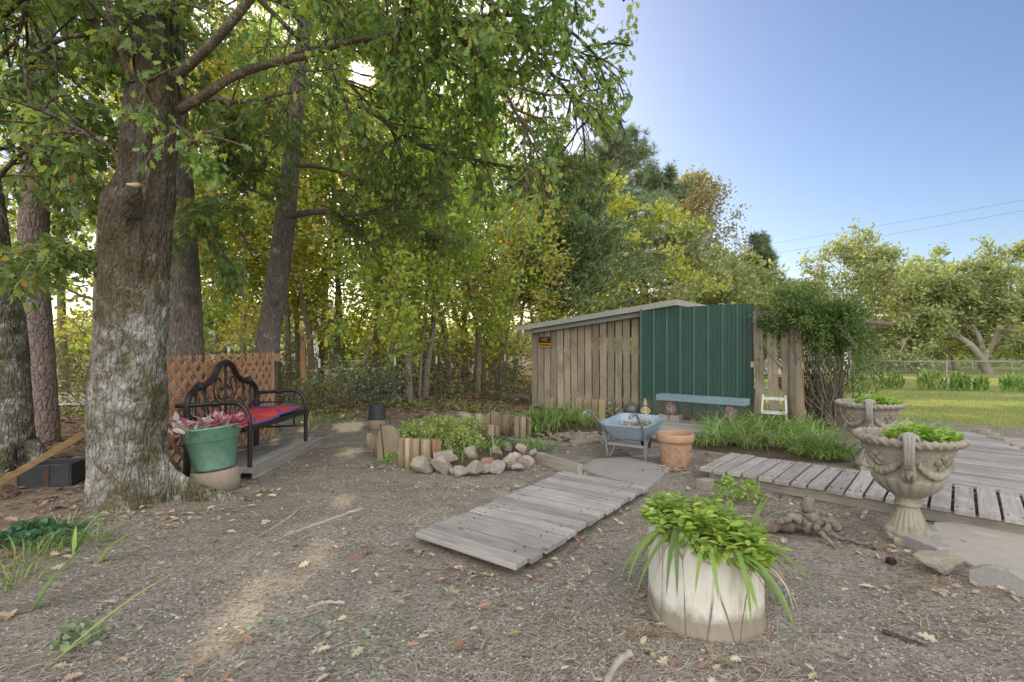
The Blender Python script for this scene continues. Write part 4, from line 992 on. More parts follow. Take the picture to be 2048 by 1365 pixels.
# stump planter with lush plants
sp = thing('stump_planter', 'white painted hollow stump planter overflowing with leafy plants', 'planter', (1.09, 2.80, 0))
N_ = 96
def smod(r, z, a):
    lob = 1 + .05 * np.cos(a - 2.4) + .035 * np.cos(2 * a + .6) + .02 * np.cos(3 * a) + .012 * np.sin(11 * a + z * 2) * np.cos(5 * a) + .006 * np.sin(23 * a)
    top = sstep(.2, .4, z)
    return r * lob, z + top * (.03 - .085 * np.cos(a + .3) + .012 * np.sin(7 * a) + .012 * np.sin(13 * a + 1))
MB().lathe([(.31, -.04), (.300, .02), (.298, .06), (.294, .12), (.292, .20), (.293, .30), (.296, .40), (.294, .425), (.275, .43), (.262, .41), (.25, .33), (.0001, .32)], N_, mod=smod).build('stump', M['stump'], sp)
mb = MB()
tops = dome(170, .275, .265, .12, .385, .2); tops[:, 2] += .03 - .085 * (tops[:, 0] * .955 - tops[:, 1] * .295) / .29
for q in tops:
    m = 10; az = np.arange(m) * 2.4 + rng.random() * 6; lean = np.array([q[0] * .35, q[1] * .35, .12]) * rng.uniform(.5, 1.1)
    t = np.linspace(.0, 1, m)[:, None]; Pn = q - [0, 0, .04] + lean * t
    leaves(mb, Pn, np.c_[np.cos(az), np.sin(az), np.full(m, .35)], rng.uniform(.038, .078, m), T_OVAL, 1.6)
n = 620; a = rng.random(n) * 6.28; r = .255 + .06 * rng.random(n)
leaves(mb, np.stack([r * np.cos(a), r * np.sin(a),   .43 + .06 * rng.random(n) - .085 * np.cos(a + .3)], -1), np.c_[np.cos(a), np.sin(a), rng.normal(-.1, .4, n)], rng.uniform(.03, .06, n), T_OVAL, 1.2)
mb.build('leafy_plants', M['leaf_bright'], sp)
mb = MB()
fan = [(-1.35, .24, 7), (-2.55, .25, 7), (-.45, .25, 4), (-1.9, .22, 2), (2.2, .12, 3)]
for (a0, r, n) in fan:
    pb = np.tile([r * math.cos(a0), r * math.sin(a0), .455 - .085 * math.cos(a0 + .3)], (n, 1)) + rng.normal(0, .012, (n, 3))
    blades(mb, pb, a0 + rng.normal(0, .28, n), rng.uniform(.24, .48, n), .026, rng.uniform(.6, 1.3, n), rng.uniform(2.7, 3.12, n), 12, rng.random(n) * .75, pw=.5)
blades(mb, np.tile([.2, -.05, .42], (3, 1)), np.array([.3, .5, -.2]), np.array([.32, .28, .5]), .018, .5, np.array([.75, .8, 2.9]), 9, .5)
mb.build('long_blades', M['leaf_lily'], sp)
mb = MB(); n = 16; a = rng.uniform(-3.2, .0, n); r = .30
blades(mb, np.stack([r * np.cos(a), r * np.sin(a), .40 - .07 * np.cos(a)], -1), a + rng.normal(0, .3, n), rng.uniform(.15, .42, n), .008, 1.0, rng.uniform(2.8, 3.3, n), 10, pw=.5)
mb.build('withered_blades', M['dry'], sp)

# driftwood root
c = G(1610, 1075)
mb = MB()
for pts, r0, r1 in (([(-.32, .12, .05), (-.1, .05, .10), (.05, 0, .13), (.16, -.02, .06)], .07, .05), ([(.0, 0, .08), (.03, -.02, .17), (.02, .0, .27), (.045, .0, .31)], .065, .03),
                    ([(.03, -.02, .14), (.05, -.10, .08), (.12, -.22, .0)], .035, .012), ([(.0, 0, .12), (-.12, -.03, .17), (-.22, -.02, .12)], .045, .02), ([(.08, .0, .1), (.2, .03, .12), (.26, .0, .07)], .05, .03),
                    ([(.1, .0, .05), (.3, -.15, .02), (.42, -.25, .0)], .02, .006), ([(-.2, .1, .05), (-.35, .22, .03)], .05, .02)):
    q = smooth_path(pts, 18); q = q + rng.normal(0, .006, q.shape); mb.tube(q, np.interp(np.linspace(0, 1, len(q)), [0, 1], [r0, r1]) * rng.uniform(.85, 1.15, len(q)), 10)
solo(mb, 'driftwood_root', M['drift'], 'gnarled weathered root standing on the dirt behind the stump planter', 'root', (c[0], c[1], 0), False)
# edging stones by the urn
p = G(1815, 1083); rock('edging_stone', 'big flat-topped stone against the foot of the near urn', (p[0] - .02, p[1] + .02, 0), (.165, .10, .085), 71, 'stone', 'stones edging the sandy pad', .15, .1)
p = G(1868, 1088); solo(MB().box((0, 0, .045), (.15, .2, .1), np.array(Matrix.Rotation(-.5, 3, 'Z'))), 'brick', M['slab'], 'square grey brick beside the near urn foot', 'brick', (p[0], p[1] + .08, 0), False, 'stones edging the sandy pad', bevel=.006)
p = G(1862, 1108); solo(MB().box((0, 0, .04), (.14, .30, .09), np.array(Matrix.Rotation(.15, 3, 'Z'))), 'edging_stone', M['slab'], 'long flat paver between the near urn and the rough green-tinged stone', 'paver', (p[0], p[1] + .05, 0), False, 'stones edging the sandy pad', bevel=.008)
p = G(1890, 1155); rock('edging_stone', 'rough green-tinged stone left of the scalloped edger', (p[0], p[1] + .05, 0), (.155, .09, .10), 77, 'stone', 'stones edging the sandy pad', .15, -.5)
# scalloped concrete edger
a = G(1938, 1165); b = G(2075, 1200); rz = math.atan2(b[1] - a[1], b[0] - a[0]); Le = .37
for k in range(2):
    prof2 = [(0, -.03), (0, .085), (.03, .10), (.06, .125), (.10, .14), (.18, .14), (.23, .115), (.26, .095), (.36, .095), (.36, -.03)]
    n = len(prof2); v = [(x, -.025, z) for x, z in prof2] + [(x, .03, z) for x, z in prof2]
    f = [tuple(range(n))[::-1], tuple(range(n, 2 * n))] + [(i, (i + 1) % n, n + (i + 1) % n, n + i) for i in range(n)]
    solo(MB().add(v, f), 'scalloped_edger', M['slab'], ('scalloped concrete edger right of the rough green-tinged stone', 'scalloped concrete edger cut by the right picture edge')[k], 'edging', (a[0] + math.cos(rz) * Le * k, a[1] + math.sin(rz) * Le * k, 0), False, 'scalloped edgers along the pad', rz=rz, bevel=.004)
# dark blocks and grey boards at the far end of the boardwalk
for k, (px, py) in enumerate(((1962, 882), (1978, 890), (1994, 899))):
    p = G(px, py, 0); solo(MB().box((0, 0, .09), (.13, .2, .19), np.array(Matrix.Rotation(.5, 3, 'Z'))), 'concrete_block', M['stone'], ('far', 'middle', 'near')[k] + ' block of the dark row beside the far boardwalk end', 'block', p, False, 'dark blocks beside the boardwalk', bevel=.006)
for k, (px, py) in enumerate(((2030, 884), (2045, 894))):
    p = G(px, py, 0); solo(MB().box((.3, 0, .02), (.9, .22, .04), np.array(Matrix.Rotation(-.2, 3, 'Z'))), 'loose_board', M['grey_timber'], ('farther', 'nearer')[k] + ' grey board lying right of the dark blocks', 'board', p, False, 'loose boards by the right edge', bevel=.004)

# roots and sticks lying on the dirt
def stick(label, pix, r0, r1, mat='root', name='tree_root', z=.0, group='surface roots on the dirt'):
    p = np.array([G(x, y) for x, y in pix]); c = p[0].copy(); q = smooth_path(p - c, 26); q[:, 2] = z + r0 * .25 + rng.normal(0, .003, len(q))
    solo(MB().tube(q, np.interp(np.linspace(0, 1, len(q)), [0, .4, 1], [r0, r0 * .9, r1]) * rng.uniform(.85, 1.15, len(q)), 7), name, M[mat], label, 'root' if 'root' in name else 'stick', c, False, group)
stick('longest pale root surfacing in the dirt left of the boardwalk', [(728, 1018), (690, 1030), (640, 1048), (590, 1065), (545, 1085)], .016, .006)
stick('thin root running down-left behind the longest pale root', [(600, 1018), (580, 1035), (520, 1072), (440, 1112)], .010, .004)
stick('short pale root below the longest one, in front of the boardwalk', [(690, 1207), (650, 1206), (612, 1218)], .012, .004)
stick('peeling white stick at the bottom edge below the planter', [(1262, 1310), (1235, 1330), (1215, 1365), (1200, 1400)], .020, .016, 'stone_pale', 'dry_stick', .005, None)
stick('dark stick lying on the right foreground dirt', [(1765, 1265), (1810, 1280), (1850, 1292)], .012, .005, 'rust', 'dry_stick', 0, None)
stick('thin dark twig beside the gnarled root', [(1640, 1062), (1668, 1072), (1690, 1080)], .007, .003, 'drift', 'dry_stick', 0, None)
# pine cone
p = G(1782, 1130); mb = MB(); mb.lathe([(.005, 0), (.02, .006), (.024, .02), (.016, .04), (.0001, .05)], 12)
for k in range(40):
    a = k * 2.4; z = .004 + .04 * k / 40; r = .026 * math.sin(PI * (.15 + .75 * k / 40)); leaves(mb, [[r * math.cos(a) * .7, r * math.sin(a) * .7, z]], [[math.cos(a), math.sin(a), .5]], .02, T_ROUND, 1)
solo(mb, 'pine_cone', M['rust'], 'brown pine cone lying on the dirt left of the edging stones', 'pine cone', p, False)

# iris-like blades and grasses in the left foreground
def fanblades(label, px, py, azs, Ls, W_=.03, a0=.3, a1=.8, mat='leaf_lily'):
    p = G(px, py); n = len(azs); mb = MB(); blades(mb, rng.normal(0, .008, (n, 3)) * [1, 1, 0], np.array(azs), np.array(Ls) * 1.15, W_ * 1.25, a0, np.ones(n) * a1, 8, rng.random(n) * .9)
    solo(mb, 'iris_plant', M[mat], label, 'plant', p, False, 'iris fans in the left foreground')
fanblades('iris fan with two broad blades left of the sunny patch', 60, 1225, [.7, .5, .4, 1.4], [.42, .40, .34, .2], .028, .5, 1.0)
fanblades('yellowing iris blades nearest the oak foot', 150, 1110, [.5, 1.2, .2, 2.2, .9], [.34, .3, .36, .2, .25], .022, .3, 1.3)
fanblades('iris blade lying low at the bottom left corner', 95, 1340, [.75, .4], [.55, .3], .022, .9, 1.35)
fanblades('iris blades right of the ivy patch', 200, 1125, [.3, .6, -.2], [.30, .26, .3], .024, .6, 1.4)
for (px, py, n, r) in ((40, 1120, 70, .25), (110, 1095, 80, .22), (20, 1170, 50, .2), (130, 1060, 50, .15), (190, 1085, 40, .12)):
    c = G(px, py); lily('low grass tuft growing in front of the oak', c[0], c[1], n, r, (.1, .28), .008, .02, 'grass tufts in front of the oak', name='grass_tuft')
c = G(75, 1085); leafy('dark ivy patch in front of the oak', 'ivy_patch', c[0], c[1], dome(260, .3, .2, .12, .02), .05, T_ROUND, 'leaf_ivy')
c = G(150, 1290); leafy('small weed with pale round leaves in the bottom left corner', 'weed', c[0], c[1], dome(70, .1, .1, .08, .01), .04, T_ROUND, 'leaf_clover')
mb = MB(); n = 40; a = rng.random(n) * 6.28; blades(mb, rng.normal(0, .1, (n, 3)) * [1, .6, 0], a, rng.uniform(.06, .16, n), .005, .3, 1.2, 4)
c = G(1145, 1070); solo(mb, 'grass_tuft', M['leaf_lily'], 'sparse grass tuft beside the right edge of the centre boardwalk', 'plant', c, False)

# ================================================================== SHED, PANEL, SCREEN, PLANK BENCH
A5 = math.atan2(-1.7, 2.15); Lw = 2.74
sh = thing('garden_shed', 'lean-to shed of spaced brown fence slats under a sloping pale roof', 'shed', (.47, 12.0, 0), A5)
mb = MB(); w = Lw / 15
for k in range(15):
    x = (k + .5) * w; top = 1.90 + .108 * x; wd = w - .020 - .014 * x / Lw
    mb.box((x, rng.normal(0, .004), (top + .02) / 2), (wd, .02, top - .02), np.array(Matrix.Rotation(rng.normal(0, .004), 3, 'Y')))
mb.build('slat_wall', M['slat'], sh, bevel=.003)
mb = MB()
for z in (.35, .85, 1.35): mb.box((Lw / 2, .035, z), (Lw, .045, .09))
mb.build('rails', M['slat'], sh)
mb = MB()
for x in (.05, Lw - .03, 3.4):
    mb.box((x, .10, 1.0), (.09, .09, 2.0 + .1 * x))
    mb.box((x, 2.4, 1.0), (.09, .09, 2.0 + .1 * x))
mb.build('posts', M['slat'], sh)
mb = MB()                                                     # sloping roof sheet with its fascia boards
def sl(x, y, z): return (x, y, z)
zr = lambda x: 1.90 + .112 * (x + .25)
v = [(-.25, -.25, zr(-.25)), (3.6, -.25, zr(3.6)), (3.6, 2.7, zr(3.6)), (-.25, 2.7, zr(-.25))]
v += [(q[0], q[1], q[2] + .03) for q in v]
mb.add(v, [(3, 2, 1, 0), (4, 5, 6, 7), (0, 1, 5, 4), (1, 2, 6, 5), (2, 3, 7, 6), (3, 0, 4, 7)]); mb.build('roof', M['roof_trim'], sh)
mb = MB(); mb.beam((-.28, -.27, zr(-.28) - .02), (1.95, -.27, zr(1.95) - .02), .02, .11); mb.beam((1.955, -.268, zr(1.955) - .018), (3.62, -.268, zr(3.62) - .018), .02, .11)
mb.beam((3.61, -.25, zr(3.61) - .02), (3.61, 2.7, zr(3.61) - .02), .02, .11); mb.build('fascia', M['roof_trim'], sh)
mb = MB(); mb.beam((-.1, -.12, zr(-.1) - .12), (3.35, -.12, zr(3.35) - .12), .04, .10); mb.build('beam', M['roof_trim'], sh)
mb = MB()
mb.box((1.4, 2.5, .68), (3.0, .03, 1.36)); mb.box((1.4, 2.5, 1.95), (3.0, .03, .5)); mb.box((.0, 1.25, 1.0), (.03, 2.4, 1.9))
mb.build('rear_boards', M['slat'], sh)
# sign
sg = thing('warning_sign', 'small black and orange no trespassing sign nailed to the shed slats', 'sign', (.47 + .40 * math.cos(A5), 12.0 + .40 * math.sin(A5), 0), A5)
MB().box((0, -.028, 1.56), (.36, .006, .27)).build('plate', m_plain('sign_black', (.02, .02, .02), (.03, .03, .03), 9, .5), sg)
M['sign_orange'] = m_plain('sign_orange', (.55, .25, .04), (.62, .29, .06), 9, .6)
mb = MB(); mb.box((0, -.0325, 1.488), (.335, .002, .098)); mb.build('orange_band', M['sign_orange'], sg)
def text(body, size, name, mat, parent, loc, sx=1.0):
    cu_ = bpy.data.curves.new(name, 'FONT'); cu_.body = body; cu_.size = size; cu_.align_x = 'CENTER'; cu_.align_y = 'CENTER'; cu_.extrude = .001; cu_.offset = .0016
    ob = bpy.data.objects.new(name + '_tmp', cu_); COL.objects.link(ob); dg = bpy.context.evaluated_depsgraph_get()
    me = bpy.data.meshes.new_from_object(ob.evaluated_get(dg)); bpy.data.objects.remove(ob)
    v = np.empty(len(me.vertices) * 3); me.vertices.foreach_get('co', v); v = v.reshape(-1, 3) * [sx, 1, 1]
    v = np.c_[v[:, 0], -v[:, 2], v[:, 1]] + np.array(loc); me.vertices.foreach_set('co', v.ravel()); me.materials.clear(); me.materials.append(mat)
    o = bpy.data.objects.new(name, me); COL.objects.link(o); o.parent = parent; ORG[o.name] = ORG[parent.name]; return o
text('NO', .11, 'lettering', M['sign_orange'], sg, (0, -.0335, 1.615))
text('TRESPASSING', .058, 'lettering', bpy.data.materials['sign_black'], sg, (0, -.0355, 1.488), .80)
mb = MB()
for q in (-1, 1): mb.box((q * .172, -.0325, 1.56), (.006, .002, .26)); mb.box((0, -.0325, 1.56 + q * .128), (.35, .002, .005))
mb.build('border', M['sign_orange'], sg)

gp2 = thing('metal_panel', 'dark green ribbed metal sheet standing on the deck between slat walls', 'metal sheet', (2.56, 10.0, 0), A4)
mb = MB(); prof3 = []; rib = .2515; Lp = 2.03
x = 0
for k in range(9):
    x = k * rib
    if k == 8: prof3 += [(Lp, 0)]; break
    prof3 += [(x, 0), (x + .012, -.028), (x + .030, -.028), (x + .042, 0), (x + .10, 0), (x + .106, -.005), (x + .116, 0), (x + .17, 0), (x + .176, -.005), (x + .186, 0)]
prof3 += [(Lp + .004, -.02), (Lp + .022, -.02), (Lp + .026, .0)]
n = len(prof3); pr = np.array(prof3); zt = 2.215 + .015 * pr[:, 0]
v = np.r_[np.c_[pr, np.full(n, .13)], np.c_[pr, zt]]
fs = [(i, i + 1, n + i + 1, n + i) for i in range(n - 1)]; rb = [i for i in range(80) if i % 10 in (1, 2)]  # rib tops and right sides get a lighter green, a painted sky highlight
mb.add(v, [f_ for i, f_ in enumerate(fs) if i not in rb]); mb.add(v, [fs[i] for i in rb], mi=1); o = mb.build('sheet', [M['green_metal'], m_plain('highlight_green_rib', (.06, .15, .12), (.085, .18, .145), 5, .4, .1, spec=.5)], gp2); so = o.modifiers.new('Solidify', 'SOLIDIFY'); so.thickness = .002
mb = MB()
for zz_ in (.35, 1.15, 1.95):
    for k in range(8): mb.lathe([(.007, 0), (.006, .004), (.0001, .005)], 6, (k * rib + .075, 0, 0))
    V2 = np.concatenate(mb.v[-8:]); 
    for q_ in range(8): mb.v[-8 + q_] = np.c_[mb.v[-8 + q_][:, 0], -mb.v[-8 + q_][:, 2] - .001, mb.v[-8 + q_][:, 1] + zz_]
mb.build('screws', M['galv'], gp2)['kind'] = 'stuff'
mb = MB()
for x in (.03, 1.0, Lp - .03): mb.box((x, .06, 1.05), (.08, .08, 2.0))
mb.build('support_posts', M['slat'], gp2)
# plank bench on log legs
c0 = P(1312, 808, 9.0); c1 = P(1491, 808, 8.05)
bl = thing('plank_bench', 'blue-grey plank bench resting before the green metal panel', 'bench', (c0[0], c0[1], 0), math.atan2(c1[1] - c0[1], c1[0] - c0[0]))
LBn = math.hypot(c1[0] - c0[0], c1[1] - c0[1])
MB().box((LBn / 2, .13, .560), (LBn, .28, .105)).build('seat', M['bench_plank'], bl, bevel=.006)
for x in (.22, LBn - .27):
    mb = MB(); mb.lathe([(.11, .255), (.112, .30), (.105, .40), (.108, .507)], 18, (x, .13, 0), mod=lambda r, z, a: (r * (1 + .03 * np.sin(4 * a + z * 20)), z), capt=True); mb.build('log_leg', M['bark_pine'], bl)
for k, x in enumerate((.22, LBn - .27)):
    q = np.array([c0[0] + x * math.cos(bl.rotation_euler[2]) - .13 * math.sin(bl.rotation_euler[2]), c0[1] + x * math.sin(bl.rotation_euler[2]) + .13 * math.cos(bl.rotation_euler[2])])
    mb = MB()
    for (xx, ww) in ((-.17, .03), (0, .03), (.17, .03)): mb.box((xx, 0, .06), (ww, .19, .12))
    for s in (-1, 1): mb.box((0, s * .08, .06), (.31, .03, .116))
    solo(mb, 'cinder_block', M['slab'], ('cinder block under the left leg of the plank bench', 'cinder block under the right leg of the plank bench')[k], 'block', (q[0], q[1], .135), False, 'cinder blocks under the plank bench', rz=bl.rotation_euler[2])
# ball and figurine
p = P(1262, 832, 9.3); bt = thing('garden_ball', 'dark glazed ball on a low base in front of the shed slats', 'garden ball', (p[0], p[1], .135))
MB().lathe([(.10, 0), (.11, .02), (.07, .03)], 18, capt=True).build('base', M['statue'], bt)
MB().lathe([(.135 * math.sin(t), .155 - .135 * math.cos(t)) for t in np.linspace(.02, PI - .001, 18)], 28).build('ball', M['ball'], bt)
p = P(1290, 836, 9.1); st = thing('garden_figurine', 'small yellowed seated figurine in front of the green panel', 'figurine', (p[0], p[1], .135))
MB().box((0, 0, .02), (.20, .16, .04)).build('base', M['statue'], st, bevel=.005)
mb = MB(); mb.lathe([(.075, .04), (.082, .07), (.07, .11), (.052, .15), (.056, .20), (.05, .225), (.026, .24), (.03, .255), (.043, .28), (.04, .305), (.032, .318), (.024, .35), (.012, .385), (.0001, .395)], 18, mod=lambda r, z, a: (r * (1 + .07 * np.sin(5 * a + z * 40)), z))
for s in (-1, 1):
    mb.tube(smooth_path([(s * .05, 0, .21), (s * .075, -.03, .16), (s * .03, -.065, .13)], 12), .018, 7)
    mb.tube(smooth_path([(s * .04, -.02, .08), (s * .085, -.05, .075), (s * .02, -.085, .06)], 12), .025, 7)
mb.build('body', M['statue'], st)

# right slat screen
a = P(1507, 845, 8.85); b = P(1600, 845, 8.35)
a[2] = b[2] = 0; Ls = np.linalg.norm(b - a)
ss = thing('slat_screen', 'gappy screen of wide upright boards between green panel and vine', 'fence', (a[0], a[1], 0), math.atan2(b[1] - a[1], b[0] - a[0]))
mb = MB()
for (x0, w_, top) in ((.02, .155, 2.02), (.235, .16, 2.02), (.46, .20, 2.05), (.66, .10, 1.95)):
    mb.box((x0 + w_ / 2, 0, top / 2 + .03), (w_, .022, top - .06), np.array(Matrix.Rotation(-.03, 3, 'Y')))
mb.build('boards', M['slat'], ss, bevel=.003)
mb = MB(); mb.box((Ls / 2, .03, 1.15), (Ls + .1, .04, .10)); mb.build('middle_rail', M['slat'], ss)
mb = MB(); mb.box((Ls / 2, .03, 2.06), (Ls + .05, .06, .07)); mb.build('top_rail', M['drift'], ss)
mb = MB(); mb.box((Ls - .02, .09, 1.0), (.09, .09, 2.0), np.array(Matrix.Rotation(-.03, 3, 'Y'))); mb.build('end_post', M['timber_red'], ss)
# white chair
p = P(1548, 846, 8.25); ch = thing('folding_chair', 'chipped white chair back rising behind the daylilies', 'chair', (p[0], p[1], 0), -.5)
for s in (-1, 1):
    mb = MB(); mb.beam((s * .20, .0, 0), (s * .165, .12, .66), .03, .03, up=(0, 1, 0)); mb.build('back_leg', M['white_paint'], ch)
    mb = MB(); mb.beam((s * .20, .25, 0), (s * .18, -.0, .40), .028, .028, up=(0, 1, 0)); mb.build('front_leg', M['white_paint'], ch)
mb = MB(); mb.beam((-.17, .11, .60), (.17, .11, .60), .022, .05); mb.build('back_rail', M['white_paint'], ch)
mb = MB()
for k in range(5): mb.box((0, -.12 + .07 * k, .38), (.36, .05, .018))
mb.build('seat', M['white_paint'], ch)
# table and crate seen through the gaps
p = P(1560, 830, 10.2); tb = thing('garden_table', 'white slatted table seen through the gaps of the slat screen', 'table', (p[0], p[1], 0), -.3)
mb = MB()
for k in range(6): mb.box((0, -.3 + k * .12, .60), (1.0, .10, .025))
mb.build('tabletop', M['white_paint'], tb)
for sx in (-1, 1):
    for sy in (-1, 1): MB().box((sx * .45, sy * .28, .29), (.06, .06, .58)).build('leg', M['white_paint'], tb)
solo(MB().box((0, 0, .12), (.3, .25, .24)), 'flower_box', M['terracotta'], 'small terracotta box on the white table behind the slat screen', 'plant box', (p[0] + .1, p[1], .6135), False, bevel=.01)

# climbing vine over its arbor
vc = np.array([5.25, 8.75])
ab = thing('wooden_arbor', 'weathered pole arbor buried under the climbing vine', 'arbor', (vc[0], vc[1], 0))
for (x, y) in ((-.55, -.35), (.62, .2)): MB().tube([(x, y, 0), (x, y, 1.0), (x, y, 2.0)], .05, 8).build('post', M['drift'], ab)
mb = MB(); mb.tube([(-.5, -.2, 1.98), (.3, -.1, 1.95), (1.45, .1, 1.86)], .045, 8); mb.tube([(-.4, .5, 1.95), (.9, .45, 1.9)], .04, 8); mb.build('top_pole', M['drift'], ab)
vn = thing('climbing_vine', 'green vine mounded over an arbor with bare tangled stems below', 'vine', (vc[0], vc[1], 0))
mb = MB()
for k in range(95):
    a = rng.random() * 6.28; b0 = np.array([.30 + .14 * math.cos(a), .0 + .14 * math.sin(a), -.02]); e = rng.normal(0, 1, 2) * [.42, .28]
    top = np.array([.0 + e[0], e[1], rng.uniform(1.25, 1.9)])
    pts = [b0]
    for t in (.2, .4, .6, .8): pts.append(b0 + (top - b0) * [t ** .75, t ** .75, t] + rng.normal(0, .07, 3))
    pts.append(top); mb.tube(smooth_path(pts, 25), np.linspace(rng.uniform(.008, .02), .005, 26), 5)
mb.build('stems', M['drift'], vn)
n = 23000; q = unit(rng.normal(size=(n, 3))) * (rng.random(n) ** .33)[:, None] * .75
cl = rng.normal(size=(75, 3)); cl = unit(cl) * rng.uniform(.4, 1.2, (75, 1)); cw = rng.uniform(.06, .22, 75); ci = rng.integers(0, 75, n)
q = np.where((rng.random(n) < .88)[:, None], cl[ci] + rng.normal(0, 1, (n, 3)) * cw[ci][:, None], q)
Pn = q * [.74, .62, .46] + [-.08, -.25, 1.92]; Pn[:, 2] -= .38 * sstep(.1, .9, Pn[:, 0]) * rng.random(n); Pn[:, 2] += .10 * sstep(-.2, -.9, Pn[:, 0])
mb = MB(); D = rdirs(n, -.15); leaves(mb, Pn, D, rng.uniform(.05, .10, n), T_NARROW, .6)
n = 2000; Pl = rng.normal(0, 1, (n, 3)) * [.40, .3, .45] + [.30, 0, .95]; k = (Pl[:, 2] > .1) & (Pl[:, 2] < 1.6) & (rng.random(n) < .75); leaves(mb, Pl[k], rdirs(k.sum(), -.2), .08, T_NARROW)
for k in range(80):                                           # strands hanging down and straying out
    a = rng.random() * 6.28; b0 = np.array([-.06 + .72 * math.cos(a) * rng.uniform(.6, 1.05), -.2 + .65 * math.sin(a), rng.uniform(1.5, 2.0)])
    ln = rng.uniform(.25, .7) + (.75 * rng.random() if math.cos(a) > .2 else 0); t = np.linspace(0, 1, int(14 + 42 * ln))[:, None]; out_ = np.array([math.cos(a), math.sin(a), 0]) * rng.uniform(.05, .3)
    q2 = b0 + out_ * np.sin(t * 2) + [0, 0, -ln] * t ** 1.3 + rng.normal(0, .035, (len(t), 3)); leaves(mb, q2, rdirs(len(t), -.4), rng.uniform(.05, .10, len(t)), T_NARROW, .5)
for k in range(45):
    a = rng.random() * 6.28; b0 = np.array([-.06 + .66 * math.cos(a), -.2 + .55 * math.sin(a), 2.1 + .1 * rng.random()]); t = np.linspace(0, 1, 14)[:, None]; d2 = unit(np.array([rng.normal(0, .6), rng.normal(0, .6), 1.0]))
    leaves(mb, b0 + d2 * t * rng.uniform(.2, .5), rdirs(14, .3), rng.uniform(.05, .09, 14), T_NARROW, .5)
mb.build('foliage', M['leaf_vine'], vn)
mb = MB()
for k in range(26):
    a = np.array([rng.uniform(-.8, .85), rng.uniform(-.5, .5), 2.15 + .2 * rng.random()]); mb.tube(smooth_path([a, a + [rng.normal(0, .1), 0, .12], a + [rng.normal(0, .25), 0, .18 + .1 * rng.random()]], 8), .004, 4)
mb.build('shoots', M['leaf_vine'], vn)
# ================================================================== BRANCHING
def rot_about(d, ang, az):
    d = unit(d); r = np.array([0, 0, 1.]) if abs(d[2]) < .9 else np.array([1., 0, 0])
    a = unit(np.cross(d, r)); b = np.cross(d, a)
    return unit(d * math.cos(ang) + (a * math.cos(az) + b * math.sin(az)) * math.sin(ang))
def grow(mb, lp, p, d, L, r, lvl, o):
    n = 6 if lvl > 0 else 4
    pts = [np.array(p, float)]; dd = unit(d)
    for i in range(n):
        dd = unit(dd + rng.normal(0, o['wander'], 3) + [0, 0, o['up']]); pts.append(pts[-1] + dd * L / n)
    pts = np.array(pts); mb.tube(pts, np.linspace(r, r * .35, n + 1), 7 if r > .03 else (5 if r > .012 else 3), caps=False)
    along(mb, lp, pts, L, r, lvl, o)
def at_t(pts, t):
    s = np.concatenate([[0], np.cumsum(np.linalg.norm(np.diff(pts, axis=0), axis=1))]); s /= s[-1]
    return np.array([np.interp(t, s, pts[:, k]) for k in range(3)]), unit(np.array([np.interp(min(1, t + .08), s, pts[:, k]) - np.interp(max(0, t - .08), s, pts[:, k]) for k in range(3)]))
def along(mb, lp, pts, L, r, lvl, o, t0=None):
    if lvl == 0:
        for t in np.linspace(.12, 1, o['nl']):
            q, d = at_t(pts, t); lp.append(np.r_[q + rng.normal(0, o['sc'], 3), rot_about(d, rng.uniform(.3, 1.3), rng.random() * 6.28)])
        return
    k = o['kids'][lvl]
    for i in range(k):
        t = (t0 or o.get('t0', .25)) + (1 - (t0 or o.get('t0', .25))) * (i + rng.random()) / k
        q, d = at_t(pts, min(t, 1)); c = rot_about(d, rng.uniform(*o['ang']), i * 2.4 + rng.random())
        grow(mb, lp, q, c, L * o['ratio'] * rng.uniform(.7, 1.2) * (1.15 - .5 * t), max(.003, r * .5), lvl - 1, o)
# gaps through which the sun reaches the ground: (point on the ground, radius)
GAPS = [(G(470, 1235), .16), (G(520, 1190), .16), (G(560, 1160), .12), (G(395, 1280), .10), (G(640, 1105, 0), .12), (G(890, 1040), .13), (G(1010, 985), .12), (G(620, 855), .2), (G(560, 900), .15),
        (G(700, 905), .16), (G(690, 1000), .12), (G(985, 780), .5), (G(880, 995), .10), (np.array([-3.0, 9.2, 0]), .25), (np.array([-1.0, 10.5, 0]), .3)]
GAPS = [(c, r * 1.35) for c, r in GAPS] + [(np.array([0, 0, 1.5]), .16)] + [(np.array([x, 14.6 - .12 * (x - 8) + .3 * math.sin(x * 2), -.2]), .75) for x in np.arange(6.5, 20, 1.1)] + [(np.array([x, 11.3 - .1 * (x - 8), -.1]), .28) for x in np.arange(6, 15, 1.0)]
def cut_gaps(Pn, D):
    keep = np.ones(len(Pn), bool)
    for c, rad in GAPS:
        w = Pn - c; s = w @ SUN; dist = np.linalg.norm(w - s[:, None] * SUN, axis=1); rad = rad if c[2] < 1 else np.clip(.023 * s, .09, 2); keep &= ~((dist < rad) & (s > 0))
    return Pn[keep], D[keep]
def prune(mbw):                             # no branch hangs in the sun gaps either
    V = np.concatenate(mbw.v); nb = []
    for k, (g_, r, sm, mi) in enumerate(mbw.b):
        if k > 0:
            c = V[g_].mean(1); keep, _ = cut_gaps(c, np.arange(len(c))); ids = _
            if len(ids) < len(c): g_ = g_[ids]; r = np.asarray(r)[ids]
        if len(g_): nb.append((g_, r, sm, mi))
    mbw.b = nb
